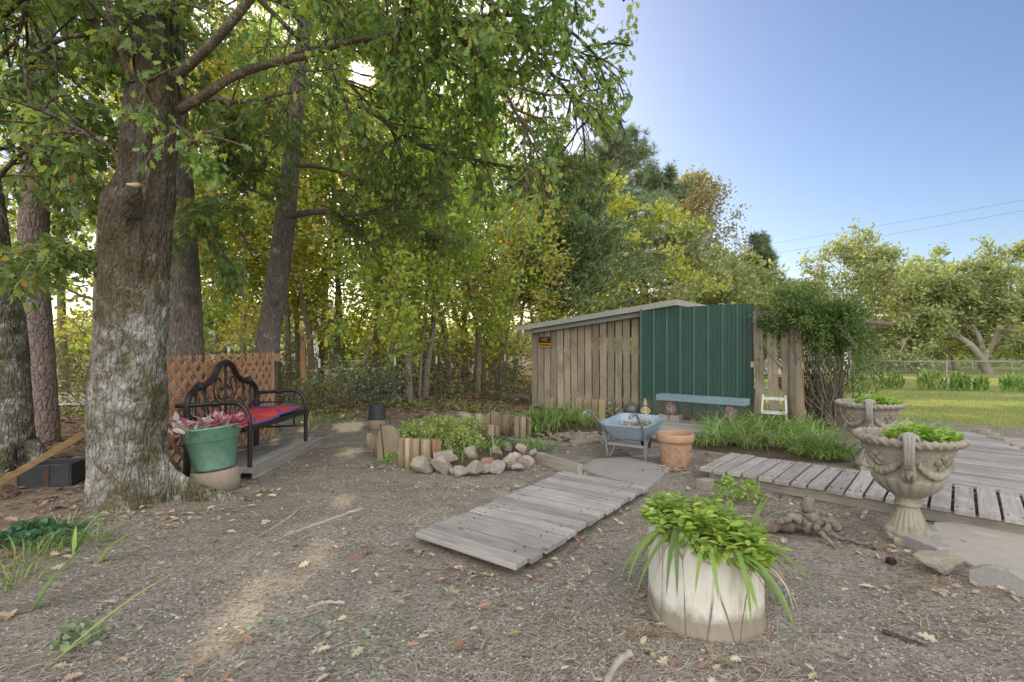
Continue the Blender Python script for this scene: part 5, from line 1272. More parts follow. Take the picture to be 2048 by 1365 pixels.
def finish_tree(name, label, cat, base, mbw, lp, bark, leafm, S, T, nup=.5, group=None, trunk_name='trunk', rnd=None, droop=.0, gaps=True):
    root = thing(name, label, cat, tuple(base), 0, group)
    if gaps: prune(mbw)
    mbw.build(trunk_name, M[bark], root, True)
    if len(lp):
        lp = np.array(lp); Pn, D = lp[:, :3], lp[:, 3:]
        D = unit(D + [0, 0, -droop])
        if gaps: Pn, D = cut_gaps(Pn, D)
        mb = MB(); leaves(mb, Pn, D, rng.uniform(S[0], S[1], len(Pn)), T, nup)
        mb.build('crown', M[leafm], root, True)
    return root

# ================================================================== THE BIG OAK
YC = 4.78
tab = [(1060, 160, 380), (1030, 163, 368), (985, 170, 350), (940, 172, 332), (880, 170, 328), (820, 166, 336), (765, 170, 337), (700, 182, 335), (640, 190, 340), (560, 195, 345), (480, 200, 350), (430, 203, 353), (400, 211, 353),
       (380, 226, 353), (360, 236, 352), (340, 242, 352), (250, 250, 362), (150, 261, 362), (50, 268, 361), (0, 268, 362), (-200, 275, 355), (-400, 280, 345), (-700, 290, 335), (-900, 300, 325)]
tz = np.array([HEYE + (HY - t[0]) * YC / F for t in tab]); tc = np.array([((t[1] + t[2]) / 2 - CX) * YC / F for t in tab]); tr = np.array([(t[2] - t[1]) / 2 * YC / F for t in tab]) * .90
zs = np.concatenate([np.arange(-.08, 4.9, .03), np.arange(4.9, 9.0, .12)]); NA = 120
th = np.arange(NA) * 2 * PI / NA
A_, Z_ = np.meshgrid(th, zs)
Rr = np.interp(Z_, tz, tr); Cx = np.interp(Z_, tz, tc); Cy = YC + .02 * np.sin(Z_)
lobes = [(-.10, 1.08, .20, 34), (-.40, .30, .14, 10), (-1.75, .13, .16, 7), (-2.5, .10, .2, 8), (-1.05, .16, .12, 12), (2.9, .05, .15, 6), (1.6, .25, .25, 5), (.6, .3, .2, 6)]
for a0, amp, hz, pw in lobes:
    Rr = Rr + amp * np.exp(-np.clip(Z_, 0, 9) / hz) * np.maximum(0, np.cos((A_ - a0) / 2)) ** (pw * 4)
Rr = Rr * (1 + .05 * np.sin(3 * A_ + Z_ * .9) + .03 * np.sin(5 * A_ - Z_ * 1.7))
burl = [(-2.9, 1.20, .09, .16), (-.3, 1.05, .05, .2), (-1.9, .75, .06, .2), (-1.2, 2.3, .03, .25), (-2.7, .9, .06, .2), (-1.45, 2.75, .07, .25)]
for a0, z0, amp, w_ in burl:
    da = np.angle(np.exp(1j * (A_ - a0))); Rr = Rr + .42 * amp * np.exp(-(da * .42 / w_) ** 2 - ((Z_ - z0) / w_) ** 2)
nzv = np.array([mnoise.noise(Vector((math.cos(a) * 3.2, math.sin(a) * 3.2, z * 1.4))) * .03 + abs(mnoise.noise(Vector((math.cos(a) * 13, math.sin(a) * 13, z * 3.0)))) * .028 + abs(mnoise.noise(Vector((math.cos(a) * 26, math.sin(a) * 26, z * 7.0)))) * .012 for a, z in zip(A_.ravel(), Z_.ravel())]).reshape(A_.shape)
Rr = Rr * (.84 + .10 * sstep(1.6, 3.0, Z_)) + nzv * .9 - .016
VX = np.stack([Cx + Rr * np.cos(A_), Cy + Rr * np.sin(A_), Z_], -1)
m_ = len(zs); i = np.arange(m_ - 1)[:, None] * NA; j = np.arange(NA)[None]; j2 = (j + 1) % NA
ob_ = (np.interp(0, tz, tc), YC, 0)
oak = thing('oak_tree', 'massive old oak with lichen-grey mossy trunk left of the bench', 'tree', ob_)
mb = MB(); mb.add(VX.reshape(-1, 3), np.stack([i + j, i + j2, i + NA + j2, i + NA + j], -1).reshape(-1, 4), .5, True)
mb.build('trunk', M['bark_oak'], oak, True)
stub = P(268, 372, YC - .42)
mb = MB(); q = smooth_path([P(262, 425, YC - .30), P(265, 395, YC - .40), stub], 16); mb.tube(q, np.linspace(.085, .055, len(q)), 14)
mb.build('branch_stub', M['bark_oak'], oak, True)
mb = MB(); mb.tube([stub + [0, 0, -.01], stub + [0, -.012, .02]], [.056, .05], 14); mb.build('pale_cut', m_plain('pale_cut_wood', (.50, .37, .26), (.42, .30, .20), 8, .9), oak, True)
# sawn wound low on the left
OKN = dict(wander=.17, up=-.02, kids={1: 4, 2: 5}, ang=(.5, 1.15), ratio=.52, nl=16, sc=.05)
limbs = [  # (pixels with distance, r0, r1, length of side shoots, level, t0, number of side shoots)
    ([(358, 222, 4.75), (410, 190, 4.7), (470, 152, 4.75), (540, 128, 4.85), (620, 110, 5.0), (700, 84, 5.2), (850, 55, 5.4), (1000, 30, 5.5), (1120, 50, 5.6), (1200, 120, 5.6)], .046, .014, 1.25, 2, .2, 15),
    ([(350, 155, 4.6), (420, 92, 4.45), (500, 0, 4.3), (620, -150, 4.2), (800, -240, 4.2), (980, -260, 4.2), (1120, -220, 4.3)], .045, .014, 1.3, 2, .25, 14),
    ([(330, -260, 4.8), (480, -400, 5.0), (680, -430, 5.4), (880, -330, 5.7), (1050, -230, 5.9), (1180, -120, 6.0), (1235, -20, 6.0)], .09, .02, 1.5, 2, .25, 15),
    ([(268, 165, 4.6), (240, 90, 4.5), (212, 0, 4.4), (160, -160, 4.3)], .045, .015, 1.1, 2, .3, 6),
    ([(262, 150, 4.8), (215, 90, 4.9), (165, 0, 5.1), (80, -150, 5.4), (-50, -220, 5.7)], .05, .015, 1.3, 2, .3, 8),
    ([(345, -60, 4.9), (450, -80, 5.6), (600, -60, 6.4), (760, -40, 7.2), (900, 40, 7.8)], .07, .02, 1.6, 2, .25, 10),
    ([(300, -400, 4.8), (200, -560, 5.6), (60, -500, 6.5), (-60, -400, 7.2)], .07, .02, 1.7, 2, .3, 9),
    ([(310, -500, 4.7), (420, -700, 4.3), (640, -760, 4.0), (900, -560, 4.0), (1100, -380, 4.3), (1230, -260, 4.5)], .08, .02, 1.3, 2, .35, 12),
    ([(250, 395, 4.55), (225, 300, 4.4), (140, 250, 4.3), (60, 200, 4.3)], .022, .008, .6, 1, .4, 7),
    ([(352, 250, 4.5), (372, 265, 4.35), (395, 285, 4.3)], .012, .006, .5, 1, .2, 5),
    ([(560, -300, 4.6), (760, -150, 4.8), (900, 50, 5.0), (1000, 170, 5.1), (1055, 270, 5.1)], .04, .010, 1.0, 2, .3, 12),
    ([(700, -250, 5.5), (900, -80, 5.8), (1060, 100, 6.0), (1150, 200, 6.1), (1185, 250, 6.1)], .045, .010, 1.1, 2, .3, 13),
    ([(420, -100, 6.0), (560, 40, 6.3), (700, 170, 6.6), (800, 280, 6.8)], .04, .010, 1.2, 2, .25, 11),
    ([(450, -250, 5.2), (640, -120, 5.5), (800, 20, 5.8), (930, 150, 6.0)], .04, .010, 1.2, 2, .25, 12),
    ([(120, -250, 5.2), (70, -60, 5.0), (30, 100, 5.0)], .04, .010, 1.1, 2, .25, 8),
    ([(300, 150, 4.38), (290, 175, 4.28), (282, 195, 4.26)], .010, .005, .36, 1, .3, 4),
]
lp = []
for px, r0, r1, sl_, lv, t0, ns in limbs:
    q = smooth_path([P(*a) for a in px], 30); mb = MB(); mb.tube(q, np.linspace(r0, r1, len(q)) * rng.uniform(.94, 1.06, len(q)), 10)
    o = dict(OKN); o['kids'] = dict(OKN['kids']); o['up'] = -.05
    ns = int(ns * 1.35)
    for i in range(ns):
        t = t0 + (1 - t0) * (i + rng.random()) / ns; p_, d_ = at_t(q, t); c_ = rot_about(d_, rng.uniform(.5, 1.3), rng.random() * 6.28); c_[2] -= .15
        grow(mb, lp, p_, c_, sl_ * rng.uniform(.6, 1.15), .016, lv - 1 if lv == 2 else 0, dict(o, kids={1: 9}))
    # the tip
    p_, d_ = at_t(q, 1.0); grow(mb, lp, p_, d_, sl_ * .6, r1, 1, dict(o, kids={1: 7}))
    Vl = np.concatenate(mb.v); nb = []
    for g_, r_, sm_, mi_ in mb.b:
        c_ = Vl[g_].mean(1); ok = (c_[:, 0] / np.maximum(c_[:, 1], .5) < .225)
        if ok.any(): nb.append((g_[ok], np.asarray(r_)[ok], sm_, mi_))
    mb.b = nb; mb.build('limb', M['bark_branch'], oak, True)
lp = np.array(lp); Pn, D = lp[:, :3], unit(lp[:, 3:] + [0, 0, -.55]); Pn, D = cut_gaps(Pn, D)
# keep the foliage of this tree clear of the open sky right of it
rx, rz_ = Pn[:, 0] / Pn[:, 1], (Pn[:, 2] - HEYE) / Pn[:, 1]
k = ~((rx > .10) & (rz_ < .455 - .25 * np.clip(.22 - rx, 0, .12) + .03 * np.sin(rx * 60))) & (rx < .235 + .02 * np.sin(Pn[:, 2] * 5)) & (Pn[:, 1] > 2.0) & ~((np.abs(Pn[:, 0] - np.interp(Pn[:, 2], tz, tc)) < .30) & (Pn[:, 1] < 4.9) & (Pn[:, 2] < 4.4) & (rng.random(len(Pn)) < .75))
k &= rng.random(len(Pn)) < .30 + .60 * (vnoise(Pn[:, 0] * 1.0 + Pn[:, 1], Pn[:, 2], .5) > -.25)
Pn, D = Pn[k], D[k]
mb = MB(); leaves(mb, Pn, D, rng.uniform(.065, .12, len(Pn)), T_OAK, .45); mb.build('crown', M['leaf_oak'], oak, True)
print('oak leaves', len(Pn))

# ================================================================== OTHER NEAR TREES
def trunk_px(mbx, pts, wid, n=26, seed=0, ridge=.035):
    """trunk through photo points (px, py, Y), wid = widths in photo pixels"""
    q = np.array([P(*a) for a in pts]); w = np.array([a[2] * b / F / 2 / math.sqrt(1 + ((a[0] - CX) / F) ** 2) for a, b in zip(pts, wid)])
    z0 = q[:, 2].min(); sp_ = smooth_path(q, 40); s = np.linspace(0, 1, len(pts)); r = np.interp(np.linspace(0, 1, len(sp_)), s, w)
    b = MB(); b.tube(sp_, r, n, .5)
    for a in b.v:
        for k in range(len(a)):
            c = sp_[min(k // n, len(sp_) - 1)]; dv = a[k] - c; L = np.linalg.norm(dv)
            if L > 0: a[k] = c + dv * (1 + ridge * 2 * mnoise.noise(Vector(a[k] * 4) + Vector((seed, 0, 0))) + ridge * mnoise.noise(Vector((a[k][0] * 16, a[k][1] * 16, a[k][2] * 3))))
    mbx.join(b); return sp_
def near_tree(name, label, base, pts, wid, bark, limbs, leafm, S, extra=0, crown_z=None, seed=0, flare=True):
    mb = MB(); sp_ = trunk_px(mb, pts, wid, 30, seed); lp = []
    if flare:
        for a in np.linspace(0, 6.28, 6)[:-1]:
            r = wid[0] * pts[0][2] / F / 2; b0 = sp_[0]; d = np.array([math.cos(a + seed), math.sin(a + seed), 0])
            mb.tube([b0 + d * r * .6 + [0, 0, .35], b0 + d * r * .95 + [0, 0, .1], b0 + d * r * 1.4 + [0, 0, -.04]], [r * .3, r * .4, r * .3], 8)
    o = dict(OKN, up=-.03)
    for px, r0, r1, sl_, ns in limbs:
        q = smooth_path([P(*a) for a in px], 24); mb.tube(q, np.linspace(r0, r1, len(q)), 8)
        for i in range(ns):
            t = .2 + .8 * (i + rng.random()) / ns; p_, d_ = at_t(q, t); grow(mb, lp, p_, rot_about(d_, rng.uniform(.5, 1.3), rng.random() * 6.28), sl_ * rng.uniform(.6, 1.1), .015, 1, dict(o, kids={1: 7}))
        p_, d_ = at_t(q, 1.0); grow(mb, lp, p_, d_, sl_ * .7, r1, 1, dict(o, kids={1: 6}))
    for i in range(extra):
        t = crown_z + (1 - crown_z) * (i + rng.random()) / extra; p_, d_ = at_t(sp_, t); c_ = rot_about(d_, rng.uniform(.7, 1.3), i * 2.4)
        grow(mb, lp, p_, c_, rng.uniform(2.0, 3.4), .05, 2, dict(o, kids={1: 6, 2: 7}, ratio=.42))
    return finish_tree(name, label, 'tree', base, mb, lp, bark, leafm, S, T_OAK, .45, droop=.5)
near_tree('oak_tree', 'dark leaning oak trunk rising at the right end of the lattice', np.array([-4.27, 8.6, 0]), [(528, 884, 8.6), (530, 800, 8.6), (535, 700, 8.6), (548, 600, 8.6), (563, 500, 8.6), (575, 400, 8.6), (588, 250, 8.6), (600, 130, 8.6), (618, 0, 8.6), (640, -200, 8.6), (650, -400, 8.6)],
          [58, 53, 49, 47, 45, 40, 33, 30, 26, 21, 13], 'bark_dark',
          [([(600, 165, 8), (650, 178, 7.7), (760, 235, 7.3), (840, 290, 7.0), (940, 318, 6.8), (1030, 335, 6.7), (1095, 332, 6.6)], .05, .012, 1.1, 13),
           ([(582, 432, 8), (640, 424, 7.8), (720, 430, 7.5), (800, 418, 7.3)], .06, .012, .9, 6),
           ([(590, 330, 8), (680, 345, 8.2), (780, 400, 8.4), (860, 470, 8.5)], .035, .01, 1.0, 8),
           ([(605, 120, 8), (690, 60, 8.0), (800, 20, 8.1), (950, 30, 8.2)], .05, .012, 1.4, 10),
           ([(585, 300, 8), (520, 270, 7.6), (460, 280, 7.3)], .03, .01, .9, 6),
           ([(575, 420, 8), (500, 380, 7.5), (440, 395, 7.2)], .025, .008, .8, 5),
           ([(612, 60, 8), (540, -20, 7.4), (460, -60, 7)], .04, .012, 1.4, 8)], 'leaf_oak2', (.085, .14), 9, .68, 1)
near_tree('oak_tree', 'ridged grey trunk directly behind the lattice and the massive oak', G(370, 885), [(372, 885, 7.6), (372, 800, 7.6), (371, 690, 7.6), (368, 560, 7.6), (362, 420, 7.6), (356, 300, 7.6), (350, 150, 7.6), (345, -100, 7.6), (340, -350, 7.6)],
          [90, 84, 76, 68, 60, 54, 48, 38, 20], 'bark_dark',
          [([(360, 205, 7.6), (420, 196, 7.4), (470, 205, 7.2), (560, 190, 7.2)], .08, .015, 1.2, 7), ([(362, 420, 7.6), (400, 440, 7.3), (440, 490, 7.1)], .025, .008, .8, 5),
           ([(352, 190, 7.6), (260, 120, 7.2), (180, 60, 7)], .06, .012, 1.2, 8)], 'leaf_oak2', (.085, .14), 9, .6, 2)
near_tree('pine_tree', 'tall straight pine with plated pinkish bark left of the massive oak', G(88, 890), [(88, 895, 7.6), (84, 800, 7.6), (78, 700, 7.6), (70, 560, 7.6), (68, 450, 7.6), (74, 300, 7.6), (82, 150, 7.6), (84, 0, 7.6), (86, -300, 7.6), (86, -600, 7.6)],
          [74, 68, 66, 64, 66, 62, 60, 56, 46, 30], 'bark_pine', [], 'leaf_oak2', (.1, .16), 0, .8, 3, False)
near_tree('oak_tree', 'dark lichen-spotted trunk cut by the left picture edge', G(18, 935), [(22, 940, 6.2), (26, 850, 6.2), (22, 760, 6.2), (18, 660, 6.2), (0, 540, 6.2), (-14, 440, 6.2), (-30, 300, 6.2), (-40, 100, 6.2), (-60, -200, 6.2)],
          [100, 88, 84, 78, 66, 60, 54, 48, 36], 'bark_lich',
          [([(-20, 380, 6.2), (20, 330, 5.6), (80, 280, 5.2), (150, 260, 5.0)], .03, .01, .9, 7), ([(-30, 260, 6), (40, 150, 5.2), (120, 80, 4.8), (220, 70, 4.6)], .04, .012, 1.1, 8),
           ([(-40, 120, 6), (20, 20, 5), (140, -60, 4.5)], .04, .012, 1.1, 8), ([(0, 560, 6.2), (30, 530, 5.6), (80, 520, 5.3)], .015, .006, .6, 5), ([(-30, 300, 6.1), (60, 300, 6.8), (150, 340, 7.4)], .03, .01, 1.0, 7)], 'leaf_oak2', (.09, .15), 0, .8, 4)

# ================================================================== WOODLAND TREES
def variant(H, r, first, nlimb, Lf, lv, o, up0=.35, trunk_wander=.02, shape='round'):
    mb = MB(); lp = []; p = np.zeros(3); pts = [p - [0, 0, .1]]; d = np.array([0, 0, 1.])
    for i in range(9):
        d = unit(d + rng.normal(0, trunk_wander * 3, 3) * [1, 1, .2] + [0, 0, .15]); pts.append(pts[-1] + d * H / 9)
    pts = np.array(pts); mb.tube(pts, np.concatenate([[r * 1.25], np.linspace(r, r * .2, 9)]), 9, caps=False)
    for i in range(nlimb):
        t = first + (1 - first) * ((i + rng.random()) / nlimb) ** .9; u = (t - first) / (1 - first)
        q, dd = at_t(pts, min(t, .99)); prof_ = {'round': math.sin(PI * (.18 + .72 * u)), 'cone': 1 - .9 * u, 'spread': math.sin(PI * (.3 + .6 * u)) ** .6}[shape]
        c = rot_about(np.array([0, 0, 1.]), PI / 2 - up0 * rng.uniform(.5, 1.5), i * 2.4 + rng.random())
        grow(mb, lp, q, c, Lf * prof_ * rng.uniform(.75, 1.2), max(.008, r * .35 * (1 - .6 * u)), lv, o)
    return mb, np.array(lp)
OW = dict(wander=.16, up=.02, kids={1: 4, 2: 5}, ang=(.4, 1.1), ratio=.5, nl=9, sc=.10, t0=.2)
VARS = {
    'tall': [variant(15, .12, .20, 22, 3.4, 2, dict(OW, kids={1: 5, 2: 5}, nl=10, sc=.18)) for _ in range(2)],
    'mid': [variant(9, .10, .22, 16, 2.4, 2, dict(OW, kids={1: 5, 2: 5}, nl=11, sc=.15), trunk_wander=.035) for _ in range(3)],
    'sapling': [variant(5.2, .045, .14, 22, 1.5, 1, dict(OW, kids={1: 8}, nl=11, sc=.12), trunk_wander=.05) for _ in range(3)],
    'spread': [variant(9.5, .28, .16, 20, 5.6, 2, dict(OW, kids={1: 6, 2: 7}, nl=9, sc=.28), .5, .05, 'spread') for _ in range(2)],
    'tulip': [variant(14, .2, .12, 32, 3.2, 2, dict(OW, kids={1: 5, 2: 5}, nl=12, sc=.26), .8, .015, 'round')],
}
PICT = {}
def wood(kind, vi, px, Y, label, leafm='leaf_wood', sxy=1.0, sz=1.0, group=None, bark='bark_wood', S=(.11, .19), z0=None, lean=(0, 0), name='woodland_tree', T=T_LEAF, keep=1.0):
    mbv, lpv = VARS[kind][vi % len(VARS[kind])]
    X = (px - CX) / F * Y; b = np.array([X, Y, float(gz(X, Y)) if z0 is None else z0])
    a = rng.random() * 6.28; R = np.array([[math.cos(a), -math.sin(a), 0], [math.sin(a), math.cos(a), 0], [0, 0, 1]])
    A = R @ np.diag([sxy, sxy, sz]); A[0, 2] += lean[0]; A[1, 2] += lean[1]
    m4 = np.eye(4); m4[:3, :3] = A; m4[:3, 3] = b
    mb = MB().join(mbv, m4)
    Q = lpv[:, :3] @ A.T + b; D = unit(lpv[:, 3:] @ R.T)
    k = rng.random(len(Q)) < keep
    return finish_tree(name, label, 'tree', b, mb, np.c_[Q, D][k], bark, leafm, S, T, .5, group)
# trees whose trunks can be told apart behind the wire fence, left to right
wood('mid', 0, 405, 12.5, 'slender crooked tree in the woods left of the leaning oak', 'leaf_wood', .8, 1.0)
wood('mid', 1, 486, 12.0, 'thin tree close left of the leaning oak trunk', 'leaf_yellow', .7, .95, lean=(.03, 0))
wood('tall', 0, 580, 14.0, 'straight trunk just right of the leaning oak, first in the woods', 'leaf_wood', .62, .9)
wood('mid', 2, 597, 15.5, 'thin trunk second to the right of the leaning oak', 'leaf_yellow', .7, 1.15)
wood('mid', 0, 622, 14.0, 'third trunk right of the leaning oak, above the shrub', 'leaf_wood', .9, 1.1, lean=(.02, 0))
wood('mid', 1, 660, 15.0, 'slim trunk close left of the thickest woodland trunk', 'leaf_yellow', .65, 1.1)
wood('tall', 1, 675, 15.0, 'thickest woodland trunk, standing above the silvery shrub', 'leaf_wood', .72, .95)
wood('sapling', 0, 722, 12.3, 'thin curved sapling right of the thickest woodland trunk', 'leaf_wood', .9, 1.05, lean=(.1, 0))
wood('mid', 2, 768, 13.2, 'tree leaning right above the nearest fence post', 'leaf_wood', .8, 1.0, lean=(.10, 0))
wood('mid', 0, 820, 12.8, 'forked grey tree between the two nearest fence posts', 'leaf_yellow', .9, .95)
wood('sapling', 1, 838, 13.6, 'straight thin sapling close right of the forked grey tree', 'leaf_wood', 1.0, 1.3)
wood('mid', 1, 850, 14.0, 'bent tree left of the second fence post', 'leaf_wood', .85, 1.0, lean=(.06, 0))
wood('mid', 2, 898, 16.0, 'tree behind the gap right of the second fence post', 'leaf_yellow', .9, 1.05)
wood('mid', 0, 955, 15.8, 'leaning tree behind the brown fence post', 'leaf_wood', .9, 1.0, lean=(.07, 0))
wood('sapling', 2, 1010, 16.5, 'thin leaning sapling behind the last fence post before the shed', 'leaf_yellow', 1.2, 1.2, lean=(.1, 0))
wood('mid', 1, 1030, 19.5, 'dark trunk just left of the shed roof corner', 'leaf_wood', .8, .8)
# leafy trees massed behind, which nothing tells apart
WL = 'leafy yellow-green tree massed among others in the woods'; WG = 'trees massed in the woods'
for (kd, vi, px, Y, lf, sx, sz) in (('tall', 0, 300, 17, 'leaf_wood', 1, 1), ('tall', 1, 430, 18, 'leaf_yellow', 1, 1), ('tall', 0, 540, 19, 'leaf_wood', 1, 1.05), ('tall', 1, 640, 20, 'leaf_wood', 1.05, 1.1), ('tall', 0, 750, 19, 'leaf_yellow', 1, 1.05), ('tall', 1, 850, 20, 'leaf_wood', 1, .95),
                                    ('tall', 0, 930, 19, 'leaf_wood', .95, .85), ('tall', 1, 1010, 22, 'leaf_yellow', .9, .85), ('tall', 0, 130, 16, 'leaf_wood', 1, 1), ('tall', 1, 20, 15, 'leaf_yellow', 1, 1), ('tall', 0, -100, 14, 'leaf_wood', 1, 1), ('tall', 1, 230, 24, 'leaf_yellow', 1.1, 1.1),
                                    ('mid', 0, 350, 13, 'leaf_yellow', .9, .9), ('mid', 1, 180, 12, 'leaf_yellow', .9, .9), ('mid', 2, 60, 12.5, 'leaf_wood', .9, .9), ('mid', 0, 530, 16, 'leaf_wood', 1, 1),
                                    ('mid', 1, 690, 18, 'leaf_yellow', 1, 1), ('mid', 2, 800, 17, 'leaf_wood', 1, 1), ('mid', 0, 930, 21, 'leaf_yellow', 1.1, 1.0), ('mid', 1, 1000, 19, 'leaf_wood', .9, .9), ('mid', 2, 450, 21, 'leaf_wood', 1.1, 1), ('mid', 0, 600, 23, 'leaf_yellow', 1.1, 1), ('mid', 1, 760, 23, 'leaf_wood', 1.1, 1), ('mid', 2, 870, 24, 'leaf_yellow', 1.1, 1),
                                    ('sapling', 0, 440, 14, 'leaf_wood', 1.2, 1), ('sapling', 1, 560, 17, 'leaf_yellow', 1.3, 1), ('sapling', 2, 640, 17, 'leaf_wood', 1.3, 1), ('sapling', 0, 790, 15, 'leaf_yellow', 1.2, 1), ('sapling', 1, 880, 18, 'leaf_wood', 1.3, 1), ('sapling', 2, 940, 17, 'leaf_yellow', 1.2, .9), ('sapling', 0, 980, 20, 'leaf_wood', 1.4, 1), ('sapling', 1, 700, 19, 'leaf_wood', 1.4, 1),
                                    ('mid', 1, 1080, 26, 'leaf_yellow', 1.1, 1.0), ('mid', 2, 980, 27, 'leaf_wood', 1.2, 1.1), ('sapling', 2, 330, 15, 'leaf_yellow', 1.3, 1), ('sapling', 0, 240, 14, 'leaf_wood', 1.3, 1)):
    wood(kd, vi, px, Y, WL, lf, sx, sz, WG, S=(.12, .20), keep=.55)
# snag
b = G(607, 812); mb = MB(); mb.tube(smooth_path([(0, 0, -.05), (.02, 0, .6), (-.02, .02, 1.2), (.0, 0, 1.6)], 18), np.linspace(.10, .06, 19), 9)
for k in range(5): mb.tube([(.03 * math.cos(k), .03 * math.sin(k), 1.5), (.04 * math.cos(k), .04 * math.sin(k), 1.7 + .06 * k)], [.025, .004], 4)
solo(mb, 'broken_trunk', M['timber_red'], 'broken reddish dead trunk between two thin trunks above the shrub', 'dead tree', (b[0], b[1], 0), False)

# ---------------------------------------------------------------- shrubs by the fence
def shrub(label, px, Y, w, h, n, leafm, S, name='shrub', T=T_LEAF, group=None, stems=14, bark='bark_wood'):
    X = (px - CX) / F * Y; b = np.array([X, Y, float(gz(X, Y))]); mb = MB(); lp = []
    o = dict(wander=.2, up=.02, kids={1: 6}, ang=(.4, 1.1), ratio=.5, nl=n, sc=.07, t0=.15)
    for i in range(stems):
        a = i * 2.4; d = np.array([math.cos(a) * w * .6, math.sin(a) * w * .6, h]) * rng.uniform(.7, 1.0)
        grow(mb, lp, b + [math.cos(a) * w * .15, math.sin(a) * w * .15, -.02], d, np.linalg.norm(d) * .9, .014, 1, o)
    return finish_tree(name, label, 'shrub', b, mb, lp, bark, leafm, S, T, .6, group, 'stems', gaps=False)
shrub('wide silvery-leaved shrub overgrowing the fence right of the bench', 690, 12.2, 1.1, 1.3, 14, 'leaf_shrub', (.06, .11))
shrub('silvery shrub right beside the nearest fence post', 755, 12.5, .7, 1.05, 12, 'leaf_shrub', (.06, .11))
shrub('low shrub behind the bench armrest', 628, 11.0, .6, .8, 10, 'leaf_under', (.05, .10))
shrub('pale leafy sprigs rising over the top of the lattice', 405, 8.6, .55, 1.55, 8, 'leaf_shrub', (.06, .10), stems=9)
for px, Y, w, h in ((560, 13, .9, 1.6), (880, 15.5, .9, 1.5), (940, 16.5, 1.0, 1.7), (1005, 17, .9, 1.6), (830, 16, .8, 1.4), (190, 11.5, .9, 1.6), (260, 12.5, 1., 1.9), (330, 11, .9, 1.3), (480, 12, .9, 1.3), (120, 15, 1.2, 2.2), (200, 16, 1.2, 2.4), (720, 16, 1.0, 1.6), (790, 17.5, 1.0, 1.8), (970, 19, 1.1, 2.0), (620, 17, 1.2, 2.4), (680, 19, 1.2, 2.6), (750, 20, 1.2, 2.6), (840, 19, 1.1, 2.4), (910, 20, 1.1, 2.4), (520, 18, 1.2, 2.6), (440, 17, 1.2, 2.4), (300, 16, 1.2, 2.4), (370, 19, 1.3, 2.8), (1000, 21, 1.1, 2.2)):
    shrub('yellow-green undergrowth bush below the woodland trees', px, Y, w, h, 9, 'leaf_under', (.07, .13), group='bushes below the woodland trees', stems=11)

# ---------------------------------------------------------------- cedar, pines, autumn tree, lawn trees
b = np.array([2.0, 20.0, 0]); mb = MB(); lp = []
tr_ = smooth_path([(1.55, 20, -.1), (1.7, 20, 2), (2.2, 20.1, 5), (2.45, 20.1, 8.6)], 20); mb.tube(tr_, np.linspace(.15, .02, len(tr_)), 10)
oc = dict(wander=.12, up=.02, kids={1: 9}, ang=(.3, .9), ratio=.34, nl=26, sc=.10, t0=.15)
for i in range(110):
    u = (i + rng.random()) / 110; q, d = at_t(tr_, .30 + .69 * u); c = rot_about(np.array([0, 0, 1.]), rng.uniform(1.1, 1.7) - .6 * u, i * 2.4)
    grow(mb, lp, q, c, (3.5 * (1 - u) ** .75 + .4) * rng.uniform(.7, 1.1), .025 * (1 - u) + .006, 1, oc)
finish_tree('cedar_tree', 'dense dark green conical cedar with a bare lower trunk behind the shed', 'tree', b, mb, lp, 'bark_branch', 'leaf_cedar', (.16, .34), T_NARROW, .2, droop=-.5, gaps=False)
def pine(label, px, Y, top, cw, base_t, seed):
    X = (px - CX) / F * Y; b = np.array([X, Y, float(gz(X, Y))]); H = HEYE + (HY - top) / F * Y - b[2]; mb = MB(); lp = []
    tr = smooth_path([b + [0, 0, -.1], b + [.1, 0, H * .4], b + [-.1, .1, H * .75], b + [.0, 0, H * .98]], 20); mb.tube(tr, np.linspace(.20, .03, len(tr)), 9)
    o = dict(wander=.14, up=.03, kids={1: 11}, ang=(.4, 1.0), ratio=.36, nl=8, sc=.14, t0=.3)
    for i in range(46):
        u = (i + rng.random()) / 46; q, d = at_t(tr, base_t + (1 - base_t) * u * .99); c = rot_about(np.array([0, 0, 1.]), rng.uniform(1.0, 1.45) - .55 * u, i * 2.4 + seed)
        grow(mb, lp, q, c, cw * (1 - .62 * u ** 2) * rng.uniform(.55, 1.1), .05 * (1 - u) + .012, 1, o)
    return finish_tree('pine_tree', label, 'tree', b, mb, lp, 'bark_far', 'leaf_pine', (.32, .50), T_TUFT, .5)
pine('tall loose-crowned pine rising behind the cedar', 1232, 31, 272, 4.4, .44, 0)
pine('shorter round-topped pine between the cedar and the autumn tree', 1318, 33, 362, 3.6, .46, 1)
pine('dark narrow pine at the right foot of the autumn tree', 1522, 36, 478, 1.9, .30, 2)
wood('tulip', 0, 1418, 40, 'tall rust-tinted autumn tree behind the green metal panel', 'leaf_tulip', 1.22, 1.10, S=(.20, .34), bark='bark_far', name='autumn_tree')
wood('tulip', 0, 1385, 44, 'reddish-topped tree just left behind the tall rust-tinted one', 'leaf_tulip', .85, 1.18, S=(.20, .34), bark='bark_far', name='autumn_tree')
ML = 'yellow-green tree filling the gap between cedar and vine arbor'; MG = 'trees behind the shed roof'
